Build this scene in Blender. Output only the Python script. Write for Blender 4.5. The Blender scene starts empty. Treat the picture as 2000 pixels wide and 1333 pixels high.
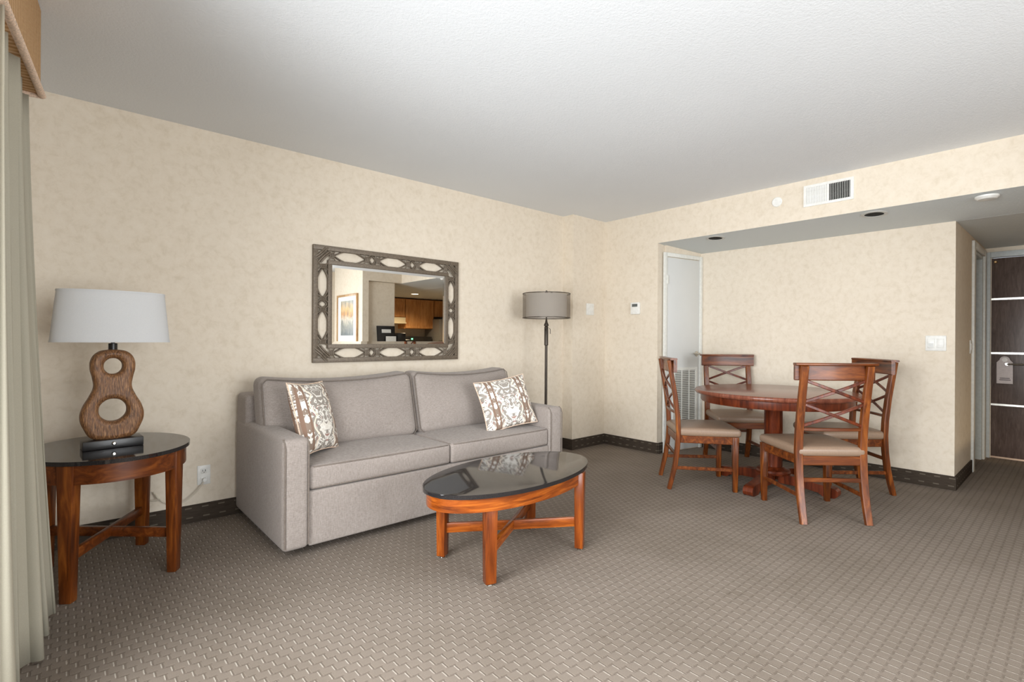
import bpy, bmesh, math, random
from mathutils import Vector, Matrix

random.seed(7)
scene = bpy.context.scene
COL = scene.collection
PI = math.pi

# ------------------------------------------------------------------ camera
CAM_H = 1.1428
YAW = 0.8461
cam_data = bpy.data.cameras.new('camera')
cam_data.sensor_width = 36.0
cam_data.lens = 989.44 * 36.0 / 2000.0
cam_data.shift_y = -3.54 / 2000.0
cam_data.clip_start = 0.02
cam = bpy.data.objects.new('camera', cam_data)
COL.objects.link(cam)
cam.matrix_world = (Matrix.Translation((0, 0, CAM_H)) @ Matrix.Rotation(YAW - PI / 2, 4, 'Z')
                    @ Matrix.Rotation(PI / 2, 4, 'X') @ Matrix.Rotation(0.006, 4, 'Z'))
scene.camera = cam

# ------------------------------------------------------------------ world, lights, exposure
world = bpy.data.worlds.new('world')
scene.world = world
world.use_nodes = True
bg = world.node_tree.nodes['Background']
bg.inputs['Color'].default_value = (0.86, 0.93, 1.0, 1)
bg.inputs['Strength'].default_value = 0.8

def area_light(name, loc, rot, sx, sy, energy, color, spread=180):
    ld = bpy.data.lights.new(name, 'AREA')
    ld.shape = 'RECTANGLE'; ld.size = sx; ld.size_y = sy
    ld.energy = energy; ld.color = color; ld.spread = math.radians(spread)
    o = bpy.data.objects.new(name, ld); COL.objects.link(o)
    o.location = loc; o.rotation_euler = rot
    return o
# daylight through the window, then an added fill light behind the camera
area_light('window_daylight', (-0.66, 0.85, 1.25), (0, -math.radians(80), 0), 1.8, 2.2, 128, (0.94, 0.975, 1.0), 132)
area_light('added_fill_light', (1.5, -2.95, 1.2), (math.radians(80), 0, 0), 2.6, 2.1, 118, (0.94, 0.975, 1.0), 140)

scene.view_settings.view_transform = 'Standard'
scene.view_settings.look = 'None'
scene.view_settings.gamma = 1.0
scene.view_settings.use_curve_mapping = False
scene.view_settings.exposure = 0.2

# ------------------------------------------------------------------ material helpers
def srgb(r, g, b):
    def f(c):
        c /= 255.0
        return c / 12.92 if c <= 0.04045 else ((c + 0.055) / 1.055) ** 2.4
    return (f(r), f(g), f(b), 1.0)

class NT:
    def __init__(self, name):
        self.m = bpy.data.materials.new(name); self.m.use_nodes = True
        self.t = self.m.node_tree; self.n = self.t.nodes; self.l = self.t.links
        self.b = self.n['Principled BSDF']
    def node(self, t, **kw):
        n = self.n.new(t)
        for k, v in kw.items():
            if k in n.inputs.keys() if isinstance(k, str) else False: n.inputs[k].default_value = v
            else: setattr(n, k, v)
        return n
    def link(self, a, b): self.l.new(a, b)
    def math(self, op, a, b=None, c=None):
        n = self.n.new('ShaderNodeMath'); n.operation = op
        for i, v in enumerate((a, b, c)):
            if v is None: continue
            if hasattr(v, 'is_linked') or hasattr(v, 'links'): self.l.new(v, n.inputs[i])
            else: n.inputs[i].default_value = v
        return n.outputs[0]
    def coords(self, kind='Object', scale=(1, 1, 1), rot=(0, 0, 0)):
        tc = self.n.new('ShaderNodeTexCoord'); mp = self.n.new('ShaderNodeMapping')
        mp.inputs['Scale'].default_value = scale; mp.inputs['Rotation'].default_value = rot
        self.l.new(tc.outputs[kind], mp.inputs['Vector'])
        return mp.outputs['Vector']
    def noise(self, vec, scale, detail=3, rough=0.5, dist=0.0):
        n = self.n.new('ShaderNodeTexNoise')
        n.inputs['Scale'].default_value = scale; n.inputs['Detail'].default_value = detail
        n.inputs['Roughness'].default_value = rough; n.inputs['Distortion'].default_value = dist
        if vec is not None: self.l.new(vec, n.inputs['Vector'])
        return n.outputs['Fac']
    def ramp(self, fac, stops):
        r = self.n.new('ShaderNodeValToRGB')
        els = r.color_ramp.elements
        while len(els) < len(stops): els.new(0.5)
        for e, (p, c) in zip(els, stops): e.position = p; e.color = c
        self.l.new(fac, r.inputs['Fac'])
        return r.outputs['Color']
    def mix(self, fac, a, b, mode='MIX'):
        n = self.n.new('ShaderNodeMix'); n.data_type = 'RGBA'; n.blend_type = mode
        for i, v in ((0, fac), (6, a), (7, b)):
            if hasattr(v, 'links'): self.l.new(v, n.inputs[i])
            else: n.inputs[i].default_value = v
        return n.outputs[2]
    def bump(self, h, strength=0.2, dist=0.01):
        n = self.n.new('ShaderNodeBump')
        n.inputs['Strength'].default_value = strength; n.inputs['Distance'].default_value = dist
        self.l.new(h, n.inputs['Height']); self.l.new(n.outputs['Normal'], self.b.inputs['Normal'])
    def out(self, color=None, rough=None, metal=None, spec=None):
        if color is not None:
            if hasattr(color, 'links'): self.l.new(color, self.b.inputs['Base Color'])
            else: self.b.inputs['Base Color'].default_value = color
        if rough is not None:
            if hasattr(rough, 'links'): self.l.new(rough, self.b.inputs['Roughness'])
            else: self.b.inputs['Roughness'].default_value = rough
        if metal is not None: self.b.inputs['Metallic'].default_value = metal
        if spec is not None: self.b.inputs['Specular IOR Level'].default_value = spec
        return self.m

def plain(name, col, rough=0.5, metal=0.0, spec=0.5, nscale=40, namp=0.06):
    t = NT(name); v = t.coords()
    f = t.noise(v, nscale, 2)
    dark = tuple(c * (1 - namp) for c in col[:3]) + (1,); lite = tuple(min(1, c * (1 + namp)) for c in col[:3]) + (1,)
    return t.out(t.ramp(f, [(0.3, dark), (0.7, lite)]), rough, metal, spec)

def wallpaper(name):
    t = NT(name); v = t.coords()
    big = t.noise(v, 1.8, 4, 0.6)
    med = t.noise(v, 22, 6, 0.68, 0.4)
    fine = t.noise(v, 120, 2)
    c1 = t.ramp(med, [(0.30, srgb(218, 205, 185)), (0.5, srgb(227, 215, 197)), (0.70, srgb(231, 220, 203))])
    c2 = t.ramp(big, [(0.3, (0.96, 0.955, 0.95, 1)), (0.7, (1, 1, 1, 1))])
    c = t.mix(1.0, c1, c2, 'MULTIPLY')
    t.bump(fine, 0.12, 0.002)
    return t.out(c, 0.75, spec=0.25)

def ceiling_mat(name, col):
    t = NT(name); v = t.coords()
    f = t.noise(v, 90, 4, 0.6); g = t.noise(v, 1.3, 2)
    c = t.ramp(g, [(0.3, tuple(x * 0.97 for x in col[:3]) + (1,)), (0.7, col)])
    t.bump(f, 0.35, 0.006)
    return t.out(c, 0.9, spec=0.15)

def carpet_mat(name):
    t = NT(name); tc = t.n.new('ShaderNodeTexCoord'); sp = t.n.new('ShaderNodeSeparateXYZ')
    t.link(tc.outputs['Object'], sp.inputs[0])
    x, y = sp.outputs[0], sp.outputs[1]
    M = t.math
    cxn = M('DIVIDE', x, 0.02475)
    col = M('FLOOR', cxn)
    fx = M('SUBTRACT', cxn, col)
    odd = M('FLOORED_MODULO', col, 2.0)
    yy = M('ADD', M('DIVIDE', y, 0.08), M('MULTIPLY', odd, 0.5))
    fy = M('FRACT', yy)
    wob = t.noise(tc.outputs['Object'], 160, 2)
    wf = M('MULTIPLY', M('SUBTRACT', wob, 0.5), 0.16)
    fxw = M('ADD', fx, wf); fyw = M('ADD', fy, M('MULTIPLY', wf, 0.5))
    def band(v, c, w, soft):
        return M('SUBTRACT', 1.0, M('SMOOTH_MIN', 1.0, M('MAXIMUM', M('DIVIDE', M('SUBTRACT', M('ABSOLUTE', M('SUBTRACT', v, c)), w), soft), 0.0), 0.01))
    light = M('MULTIPLY', band(fxw, 0.5, 0.05, 0.06), band(fyw, 0.5, 0.15, 0.07))
    darkx = M('MULTIPLY', band(fyw, 0.75, 0.03, 0.04), band(fxw, 0.5, 0.46, 0.05))
    darkx2 = M('MULTIPLY', band(fyw, 0.25, 0.02, 0.03), M('GREATER_THAN', fxw, 0.55))
    darky = M('MULTIPLY', band(fxw, 0.72, 0.07, 0.08), band(fyw, 0.52, 0.2, 0.06))
    dark = M('MINIMUM', M('ADD', M('ADD', M('MULTIPLY', darkx, 0.85), M('MULTIPLY', darkx2, 0.6)), M('MULTIPLY', darky, 0.95)), 1.0)
    fine = t.noise(tc.outputs['Object'], 420, 3, 0.7)
    wear = t.noise(tc.outputs['Object'], 1.6, 4, 0.65, 0.4)
    spots = t.noise(tc.outputs['Object'], 5.5, 4, 0.6)
    base = t.ramp(fine, [(0.25, srgb(119, 108, 98)), (0.75, srgb(145, 134, 123))])
    base = t.mix(M('MULTIPLY', dark, 0.4), base, srgb(96, 84, 74))
    base = t.mix(M('MULTIPLY', light, 0.5), base, srgb(208, 200, 188))
    base = t.mix(1.0, base, t.ramp(wear, [(0.3, (0.84, 0.83, 0.81, 1)), (0.6, (1, 1, 1, 1))]), 'MULTIPLY')
    base = t.mix(1.0, base, t.ramp(spots, [(0.24, (0.8, 0.78, 0.75, 1)), (0.36, (1, 1, 1, 1))]), 'MULTIPLY')
    hgt = M('ADD', M('SUBTRACT', M('MULTIPLY', light, 0.6), M('MULTIPLY', dark, 0.9)), M('MULTIPLY', fine, 0.5))
    t.bump(hgt, 0.5, 0.004)
    return t.out(base, 0.95, spec=0.1)

def base_carpet(name, axis):
    # carpet base strip with two rows of pale dashes; axis = run of the strip
    t = NT(name); tc = t.n.new('ShaderNodeTexCoord'); sp = t.n.new('ShaderNodeSeparateXYZ')
    t.link(tc.outputs['Object'], sp.inputs[0]); M = t.math
    r, z = sp.outputs[axis], sp.outputs[2]
    zz = M('DIVIDE', z, 0.058); row = M('FLOOR', zz); fz = M('SUBTRACT', zz, row)
    fr = M('FRACT', M('ADD', M('DIVIDE', r, 0.09), M('MULTIPLY', row, 0.08)))
    d = M('MULTIPLY', M('LESS_THAN', M('ABSOLUTE', M('SUBTRACT', fr, 0.5)), 0.2), M('LESS_THAN', M('ABSOLUTE', M('SUBTRACT', fz, 0.55)), 0.07))
    f = t.noise(tc.outputs['Object'], 260, 3)
    st = t.noise(t.coords(scale=(6, 6, 70)), 3, 3)
    base = t.mix(st, srgb(46, 38, 32), srgb(82, 72, 62))
    base = t.mix(M('MULTIPLY', d, 0.35), base, srgb(146, 136, 122))
    t.bump(f, 0.4, 0.003)
    return t.out(base, 0.9, spec=0.15)

def wood(name, dark, mid, lite, scale=(3, 3, 40), rough=0.32, ns=2.2, coat=0.15):
    t = NT(name)
    v = t.coords(scale=scale)
    g = t.noise(v, ns, 5, 0.62, 0.8)
    g2 = t.noise(t.coords(), 2.3, 2)
    c = t.ramp(g, [(0.28, dark), (0.52, mid), (0.75, lite)])
    c = t.mix(1.0, c, t.ramp(g2, [(0.3, (0.86, 0.84, 0.82, 1)), (0.7, (1.06, 1.04, 1.02, 1))]), 'MULTIPLY')
    t.b.inputs['Coat Weight'].default_value = coat; t.b.inputs['Coat Roughness'].default_value = 0.12
    t.bump(g, 0.03, 0.002)
    return t.out(c, rough, spec=0.35)

def fabric(name, a, b, weave=520, rough=0.9):
    t = NT(name)
    v1 = t.coords(scale=(1, 1, 9)); v2 = t.coords(scale=(9, 9, 1))
    n1 = t.noise(v1, 60, 3, 0.6); n2 = t.noise(v2, 45, 3, 0.6)
    m = t.math('MULTIPLY', t.math('ADD', n1, n2), 0.5)
    big = t.noise(t.coords(), 4, 2)
    c = t.ramp(m, [(0.36, a), (0.62, b)])
    c = t.mix(1.0, c, t.ramp(big, [(0.3, (0.95, 0.95, 0.95, 1)), (0.7, (1.02, 1.02, 1.02, 1))]), 'MULTIPLY')
    t.bump(m, 0.35, 0.003)
    t.b.inputs['Sheen Weight'].default_value = 0.15
    return t.out(c, rough, spec=0.15)

def damask(name):
    t = NT(name); tc = t.n.new('ShaderNodeTexCoord'); sp = t.n.new('ShaderNodeSeparateXYZ')
    t.link(tc.outputs['Object'], sp.inputs[0]); M = t.math
    x, y = sp.outputs[0], sp.outputs[1]
    P = 0.26
    xm = M('ABSOLUTE', M('SUBTRACT', M('FRACT', M('ADD', M('DIVIDE', x, P), 0.5)), 0.5))   # 0 centre of band .. 0.5 stripe
    cb = t.n.new('ShaderNodeCombineXYZ')
    t.link(M('MULTIPLY', xm, P), cb.inputs[0]); t.link(y, cb.inputs[1])
    n1 = t.noise(cb.outputs[0], 17, 1.5, 0.5, 1.7)
    n2 = t.noise(cb.outputs[0], 11, 1.5, 0.5, 1.2)
    scroll = M('LESS_THAN', M('ABSOLUTE', M('SUBTRACT', n1, 0.5)), 0.045)
    leaf = M('GREATER_THAN', n2, 0.56)
    red = M('LESS_THAN', n2, 0.38)
    inner = M('LESS_THAN', xm, 0.36)
    zig = M('ABSOLUTE', M('SUBTRACT', M('FRACT', M('DIVIDE', y, 0.24)), 0.5))
    vine = M('LESS_THAN', M('ABSOLUTE', M('SUBTRACT', xm, M('ADD', 0.24, M('MULTIPLY', M('SINE', M('MULTIPLY', zig, 2 * PI)), 0.13)))), 0.018)
    line = M('LESS_THAN', M('ABSOLUTE', M('SUBTRACT', xm, 0.43)), 0.022)
    stripe = M('GREATER_THAN', xm, 0.395)
    base = t.mix(stripe, srgb(156, 148, 139), srgb(144, 126, 112))
    base = t.mix(M('MULTIPLY', leaf, 0.9), base, srgb(236, 230, 220))
    base = t.mix(M('MULTIPLY', M('MULTIPLY', red, inner), 0.7), base, srgb(170, 122, 112))
    base = t.mix(M('MULTIPLY', scroll, 0.9), base, srgb(244, 240, 232))
    base = t.mix(line, base, srgb(136, 110, 94))
    base = t.mix(vine, base, srgb(240, 226, 206))
    f = t.noise(tc.outputs['Object'], 500, 2)
    t.bump(f, 0.2, 0.002)
    return t.out(base, 0.8, spec=0.2)

def pane_mat(name, fac=0.08):
    t = NT(name)
    tr = t.n.new('ShaderNodeBsdfTransparent'); gl = t.n.new('ShaderNodeBsdfGlossy'); mx = t.n.new('ShaderNodeMixShader')
    gl.inputs['Roughness'].default_value = 0.02
    mx.inputs[0].default_value = fac
    t.link(tr.outputs[0], mx.inputs[1]); t.link(gl.outputs[0], mx.inputs[2])
    t.link(mx.outputs[0], t.n['Material Output'].inputs['Surface'])
    return t.m

def translucent(name, col, fac=0.5, transp=0.0):
    t = NT(name)
    df = t.n.new('ShaderNodeBsdfDiffuse'); tl = t.n.new('ShaderNodeBsdfTranslucent'); mx = t.n.new('ShaderNodeMixShader')
    f = t.noise(t.coords(scale=(1, 1, 1)), 300, 2)
    c = t.ramp(f, [(0.3, tuple(x * 0.96 for x in col[:3]) + (1,)), (0.7, col)])
    t.link(c, df.inputs['Color']); t.link(c, tl.inputs['Color'])
    mx.inputs[0].default_value = fac
    t.link(df.outputs[0], mx.inputs[1]); t.link(tl.outputs[0], mx.inputs[2])
    o = mx.outputs[0]
    if transp > 0:
        tr = t.n.new('ShaderNodeBsdfTransparent'); m2 = t.n.new('ShaderNodeMixShader')
        m2.inputs[0].default_value = transp
        t.link(o, m2.inputs[1]); t.link(tr.outputs[0], m2.inputs[2]); o = m2.outputs[0]
    t.link(o, t.n['Material Output'].inputs['Surface'])
    return t.m

def emission_mat(name, col, strength):
    t = NT(name)
    t.b.inputs['Emission Color'].default_value = col; t.b.inputs['Emission Strength'].default_value = strength
    return t.out(col, 0.5)

def picture_mat(name):
    t = NT(name); v = t.coords()
    sp = t.n.new('ShaderNodeSeparateXYZ'); t.link(v, sp.inputs[0])
    n = t.noise(v, 9, 3, 0.6, 0.8); n2 = t.noise(t.coords(scale=(1, 5, 1)), 6, 2)
    zc = t.math('ADD', sp.outputs[2], t.math('MULTIPLY', t.math('SUBTRACT', n, 0.5), 0.25))
    c = t.ramp(t.math('ADD', t.math('MULTIPLY', zc, 1.6), 0.5),
               [(0.0, srgb(92, 104, 112)), (0.35, srgb(150, 150, 140)), (0.5, srgb(206, 196, 178)), (0.62, srgb(206, 150, 92)), (0.8, srgb(222, 182, 124)), (1.0, srgb(170, 170, 160))])
    c = t.mix(t.math('MULTIPLY', t.math('GREATER_THAN', n2, 0.58), 0.6), c, srgb(74, 84, 92))
    return t.out(c, 0.4)

def door_wood(name):
    t = NT(name)
    g = t.noise(t.coords(scale=(9, 9, 1.2)), 5, 5, 0.65, 1.0)
    b2 = t.noise(t.coords(), 2.4, 3)
    c = t.ramp(g, [(0.3, srgb(74, 60, 54)), (0.55, srgb(96, 80, 73)), (0.75, srgb(116, 99, 90))])
    c = t.mix(1.0, c, t.ramp(b2, [(0.3, (0.85, 0.85, 0.85, 1)), (0.7, (1.1, 1.1, 1.1, 1))]), 'MULTIPLY')
    return t.out(c, 0.35)

def valance_mat(name):
    t = NT(name); v = t.coords()
    sp = t.n.new('ShaderNodeSeparateXYZ'); t.link(v, sp.inputs[0])
    s = t.math('SINE', t.math('MULTIPLY', sp.outputs[1], 230.0))
    n = t.noise(t.coords(scale=(1, 1, 12)), 40, 2)
    f = t.math('ADD', t.math('MULTIPLY', s, 0.25), n)
    return t.out(t.ramp(f, [(0.2, srgb(176, 134, 92)), (0.5, srgb(204, 164, 118)), (0.8, srgb(222, 190, 150))]), 0.8, spec=0.2)

def lamp_wood(name):
    t = NT(name)
    w = t.noise(t.coords(scale=(16, 16, 1.6)), 14, 4, 0.7, 0.5)
    g = t.noise(t.coords(), 7, 3)
    c = t.ramp(w, [(0.34, srgb(62, 38, 22)), (0.5, srgb(128, 88, 56)), (0.66, srgb(176, 132, 90))])
    c = t.mix(1.0, c, t.ramp(g, [(0.3, (0.82, 0.8, 0.78, 1)), (0.7, (1.05, 1.03, 1, 1))]), 'MULTIPLY')
    t.bump(w, 0.55, 0.004)
    return t.out(c, 0.42)

M_WALL = wallpaper('beige_wallpaper')
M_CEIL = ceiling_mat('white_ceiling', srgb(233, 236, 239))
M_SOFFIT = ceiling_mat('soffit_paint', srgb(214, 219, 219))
M_CARPET = carpet_mat('woven_carpet')
M_BASEX = base_carpet('carpet_base_x', 0)
M_BASEY = base_carpet('carpet_base_y', 1)
M_SOFA = fabric('sofa_fabric', srgb(135, 125, 118), srgb(167, 157, 150))
M_PIPING = fabric('sofa_piping_fabric', srgb(104, 94, 86), srgb(132, 121, 112))
M_DAMASK = damask('damask_fabric')
M_CHERRY = wood('cherry_wood', srgb(56, 25, 8), srgb(110, 55, 17), srgb(158, 92, 34), scale=(14, 14, 1.6))
M_CHERRYX = wood('cherry_wood_long', srgb(54, 24, 8), srgb(104, 51, 17), srgb(146, 82, 32), scale=(1.6, 14, 14))
M_COFFEE = wood('honey_cherry_wood', srgb(74, 31, 10), srgb(126, 60, 18), srgb(164, 88, 30), scale=(12, 12, 1.4), rough=0.25)
M_COFFEEX = wood('honey_cherry_apron', srgb(86, 37, 10), srgb(146, 72, 20), srgb(190, 108, 36), scale=(2, 2, 20), rough=0.25)
M_MAHOG = wood('mahogany_wood', srgb(52, 19, 8), srgb(96, 40, 18), srgb(126, 58, 27), scale=(14, 14, 1.6))
M_TABLETOP = wood('dining_top_wood', srgb(96, 52, 40), srgb(128, 74, 56), srgb(146, 90, 70), scale=(3, 20, 3), rough=0.22)
M_GRANITE = plain('black_stone', srgb(34, 32, 33), 0.07, spec=0.6, nscale=300, namp=0.3)
M_LEATHER = plain('taupe_vinyl', srgb(140, 117, 98), 0.38, nscale=90)
M_BLACK = plain('black_paint', srgb(30, 28, 28), 0.35)
M_BRONZE = plain('bronze_metal', srgb(64, 56, 48), 0.4, 0.5)
M_FRAME = plain('pewter_frame', srgb(112, 100, 86), 0.5, 0.2, nscale=120, namp=0.25)
M_WHITE = plain('white_plastic', srgb(232, 231, 226), 0.4)
M_TRIM = plain('white_trim_paint', srgb(228, 228, 222), 0.45)
M_DOORP = plain('grey_door_paint', srgb(214, 215, 213), 0.5, nscale=3, namp=0.02)
M_JAMB = plain('grey_jamb_paint', srgb(196, 202, 202), 0.45)
M_CHROME = plain('chrome', srgb(200, 198, 192), 0.15, 1.0)
M_RECESS_SHADE = plain('recess_shade_black', srgb(17, 16, 15), 0.6, spec=0.1)  # near-black colour stands in for the shade inside openings
M_LCD = plain('lcd_grey', srgb(96, 100, 98), 0.3)
M_SHADE = translucent('lamp_shade_linen', srgb(240, 241, 242), 0.35)
M_SHEER = translucent('sheer_shade', srgb(150, 140, 130), 0.5, 0.72)
M_INNER = translucent('inner_shade', srgb(244, 240, 234), 0.45)
M_CURTAIN = plain('curtain_fabric', srgb(164, 158, 142), 0.85, spec=0.15, nscale=500, namp=0.05)
M_VALANCE = valance_mat('valance_weave')
M_CORD = plain('valance_cord', srgb(226, 200, 178), 0.7, nscale=160, namp=0.25)
M_LAMPWOOD = lamp_wood('hewn_lamp_wood')
M_DOORW = door_wood('entry_door_laminate')
M_MAPLE = wood('maple_cabinet', srgb(176, 118, 66), srgb(206, 150, 94), srgb(222, 172, 116), scale=(10, 10, 1.4), rough=0.4, coat=0.1)
M_COUNTER = plain('counter_laminate', srgb(206, 190, 166), 0.35)
M_STEEL = plain('fridge_grey', srgb(150, 148, 146), 0.35, 0.3)
M_CREAM = plain('hood_cream', srgb(226, 214, 186), 0.4)
M_GREENLED = emission_mat('green_clock', (0.1, 1.0, 0.25, 1), 6)
M_KLIGHT = emission_mat('kitchen_lens', (1, 0.85, 0.6, 1), 5)
M_OAK = wood('oak_frame', srgb(150, 112, 70), srgb(186, 146, 98), srgb(206, 170, 122), scale=(10, 10, 2))
M_MAT = plain('mat_board', srgb(240, 238, 230), 0.8)
M_ART = picture_mat('art_print')
M_PANE = pane_mat('window_glass')
M_PAPER = plain('hanger_paper', srgb(200, 190, 188), 0.6)
M_INK = plain('hanger_ink', srgb(110, 102, 104), 0.7)
M_MIRROR = NT('mirror_glass').out((0.92, 0.92, 0.9, 1), 0.0, 1.0)

# ------------------------------------------------------------------ mesh helpers
def link(name, me, mat=None, parent=None, smooth=None):
    if mat is not None and not me.materials: me.materials.append(mat)
    if smooth is not None:
        me.polygons.foreach_set('use_smooth', [True] * len(me.polygons))
        me.set_sharp_from_angle(angle=math.radians(smooth))
    o = bpy.data.objects.new(name, me); COL.objects.link(o)
    if parent is not None: o.parent = parent
    return o
def tag(o, label=None, cat=None, group=None, kind=None):
    if label: o['label'] = label
    if cat: o['category'] = cat
    if group: o['group'] = group
    if kind: o['kind'] = kind
    return o
def empty(name, loc=(0, 0, 0), rz=0.0):
    o = bpy.data.objects.new(name, None); COL.objects.link(o)
    o.location = loc; o.rotation_euler = (0, 0, rz); o.empty_display_size = 0.1
    return o
def done(bm, name):
    bmesh.ops.recalc_face_normals(bm, faces=bm.faces)
    me = bpy.data.meshes.new(name); bm.to_mesh(me); bm.free(); return me
def bm_box(bm, x0, x1, y0, y1, z0, z1, mtx=None):
    vs = [bm.verts.new((x, y, z)) for x in (x0, x1) for y in (y0, y1) for z in (z0, z1)]
    if mtx is not None:
        for v in vs: v.co = mtx @ v.co
    for f in ((0, 1, 3, 2), (4, 6, 7, 5), (0, 4, 5, 1), (2, 3, 7, 6), (0, 2, 6, 4), (1, 5, 7, 3)):
        bm.faces.new([vs[i] for i in f])
    return vs
def box(name, x0, x1, y0, y1, z0, z1, mat, parent=None, bev=0.0, seg=2, mtx=None):
    bm = bmesh.new(); bm_box(bm, x0, x1, y0, y1, z0, z1, mtx)
    if bev > 0: bmesh.ops.bevel(bm, geom=list(bm.edges), offset=bev, segments=seg, affect='EDGES', profile=0.5)
    return link(name, done(bm, name), mat, parent, 35 if bev > 0 else None)
def multi_box(name, boxes, mat, parent=None, bev=0.0):
    bm = bmesh.new()
    for b in boxes: bm_box(bm, *b)
    if bev > 0: bmesh.ops.bevel(bm, geom=list(bm.edges), offset=bev, segments=2, affect='EDGES', profile=0.5)
    return link(name, done(bm, name), mat, parent, 35 if bev > 0 else None)
def prism(name, pts, z0, z1, mat, parent=None, bev=0.0, smooth=35):
    """pts: plan outline (x, y)"""
    bm = bmesh.new()
    a = [bm.verts.new((x, y, z0)) for x, y in pts]; b = [bm.verts.new((x, y, z1)) for x, y in pts]
    n = len(pts)
    bm.faces.new(a[::-1]); top = bm.faces.new(b)
    for i in range(n): bm.faces.new((a[i], a[(i + 1) % n], b[(i + 1) % n], b[i]))
    if bev > 0:
        es = [e for e in bm.edges if abs(e.verts[0].co.z - e.verts[1].co.z) < 1e-6]
        bmesh.ops.bevel(bm, geom=es, offset=bev, segments=3, affect='EDGES', profile=0.5)
    return link(name, done(bm, name), mat, parent, smooth)
def lathe(name, prof, mat, parent=None, n=32, sx=1.0, sy=1.0, cap=True, smooth=35, loc=(0, 0, 0)):
    bm = bmesh.new(); rings = []
    for r, z in prof:
        rings.append([bm.verts.new((loc[0] + r * sx * math.cos(2 * PI * i / n), loc[1] + r * sy * math.sin(2 * PI * i / n), loc[2] + z)) for i in range(n)])
    for a, b in zip(rings, rings[1:]):
        for i in range(n): bm.faces.new((a[i], a[(i + 1) % n], b[(i + 1) % n], b[i]))
    if cap:
        bm.faces.new(rings[0][::-1]); bm.faces.new(rings[-1])
    return link(name, done(bm, name), mat, parent, smooth)
def sweep(name, path, prof, mat, parent=None, closed=False, up=(0, 0, 1), smooth=40, scales=None, bm=None):
    """prof: list of (a, b) in the frame (side, up') around path points"""
    own = bm is None
    if own: bm = bmesh.new()
    P = [Vector(p) for p in path]; n = len(P); rings = []
    for i in range(n):
        if closed: d = P[(i + 1) % n] - P[i - 1]
        else: d = P[min(i + 1, n - 1)] - P[max(i - 1, 0)]
        d.normalize()
        s = d.cross(Vector(up))
        if s.length < 1e-4: s = d.cross(Vector((1, 0, 0)))
        s.normalize(); u = s.cross(d).normalized()
        k = scales[i] if scales else 1.0
        rings.append([bm.verts.new(P[i] + s * a * k + u * b * k) for a, b in prof])
    m = len(prof)
    for i in range(n if closed else n - 1):
        a, b = rings[i], rings[(i + 1) % n]
        for j in range(m): bm.faces.new((a[j], a[(j + 1) % m], b[(j + 1) % m], b[j]))
    if not closed:
        bm.faces.new(rings[0][::-1]); bm.faces.new(rings[-1])
    if own: return link(name, done(bm, name), mat, parent, smooth)
def circ(r, n=8): return [(r * math.cos(2 * PI * i / n), r * math.sin(2 * PI * i / n)) for i in range(n)]
def rect(w, h, c=0.0):
    w, h = w / 2, h / 2
    if c <= 0: return [(-w, -h), (w, -h), (w, h), (-w, h)]
    return [(-w + c, -h), (w - c, -h), (w, -h + c), (w, h - c), (w - c, h), (-w + c, h), (-w, h - c), (-w, -h + c)]
def rounded(name, cx, cy, cz, dx, dy, dz, r, mat, parent=None, bulge=(0, 0, 0), n=9, fn=None, mtx=None):
    """soft box: rounded edges, faces bulging outward by bulge[axis]"""
    h = Vector((dx / 2, dy / 2, dz / 2))
    def grid(hh):
        e = [-hh, -hh + r * 0.3, -hh + r * 0.65, -hh + r]
        m = [(-hh + r) + (2 * hh - 2 * r) * k / (n - 1) for k in range(1, n - 1)]
        return e + m + [-v for v in e[::-1]]
    G = [grid(v) for v in h]
    bm = bmesh.new(); cache = {}
    def vert(i, j, k):
        key = (i, j, k)
        if key in cache: return cache[key]
        p = Vector((G[0][i], G[1][j], G[2][k]))
        q = Vector([max(-h[a] + r, min(h[a] - r, p[a])) for a in range(3)])
        d = p - q
        if d.length > 1e-9:
            p = q + d.normalized() * r
        un = [p[a] / h[a] for a in range(3)]
        off = Vector((0, 0, 0))
        for a in range(3):
            b, c = [(1, 2), (0, 2), (0, 1)][a]
            w = max(0, 1 - un[b] ** 2) * max(0, 1 - un[c] ** 2)
            off[a] = bulge[a] * un[a] * w
        p = p + off
        if fn: p = fn(p, un)
        if mtx is not None: p = mtx @ p
        v = bm.verts.new(p + Vector((cx, cy, cz))); cache[key] = v
        return v
    N = [len(g) for g in G]
    for a in range(3):
        b, c = [(1, 2), (0, 2), (0, 1)][a]
        for end in (0, N[a] - 1):
            for i in range(N[b] - 1):
                for j in range(N[c] - 1):
                    q = []
                    for (ii, jj) in ((i, j), (i + 1, j), (i + 1, j + 1), (i, j + 1)):
                        key = [0, 0, 0]; key[a] = end; key[b] = ii; key[c] = jj
                        q.append(vert(*key))
                    try: bm.faces.new(q)
                    except ValueError: pass
    return link(name, done(bm, name), mat, parent, 60)
def tube(name, path, r, mat, parent=None, n=8, closed=False, up=(0, 0, 1)):
    return sweep(name, path, circ(r, n), mat, parent, closed, up, 60)
def copy_tree(o, parent=None):
    c = o.copy(); COL.objects.link(c)
    if parent is not None: c.parent = parent
    for ch in list(o.children): copy_tree(ch, c)
    return c

# ------------------------------------------------------------------ the setting
DA, DP, XB, XC, HC = 3.648, 3.510, 4.474, 5.13, 2.44
ZL, ZA, ZH = 2.119, 2.072, 2.0715
XW, YS, XE, YH = -0.45, -2.75, 6.87, 0.657
AL = (XB, 2.846); AC = (XC, 2.730)      # alcove side wall run
T = 0.12

def struct(o, label, cat): return tag(o, label, cat, kind='structure')

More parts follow.
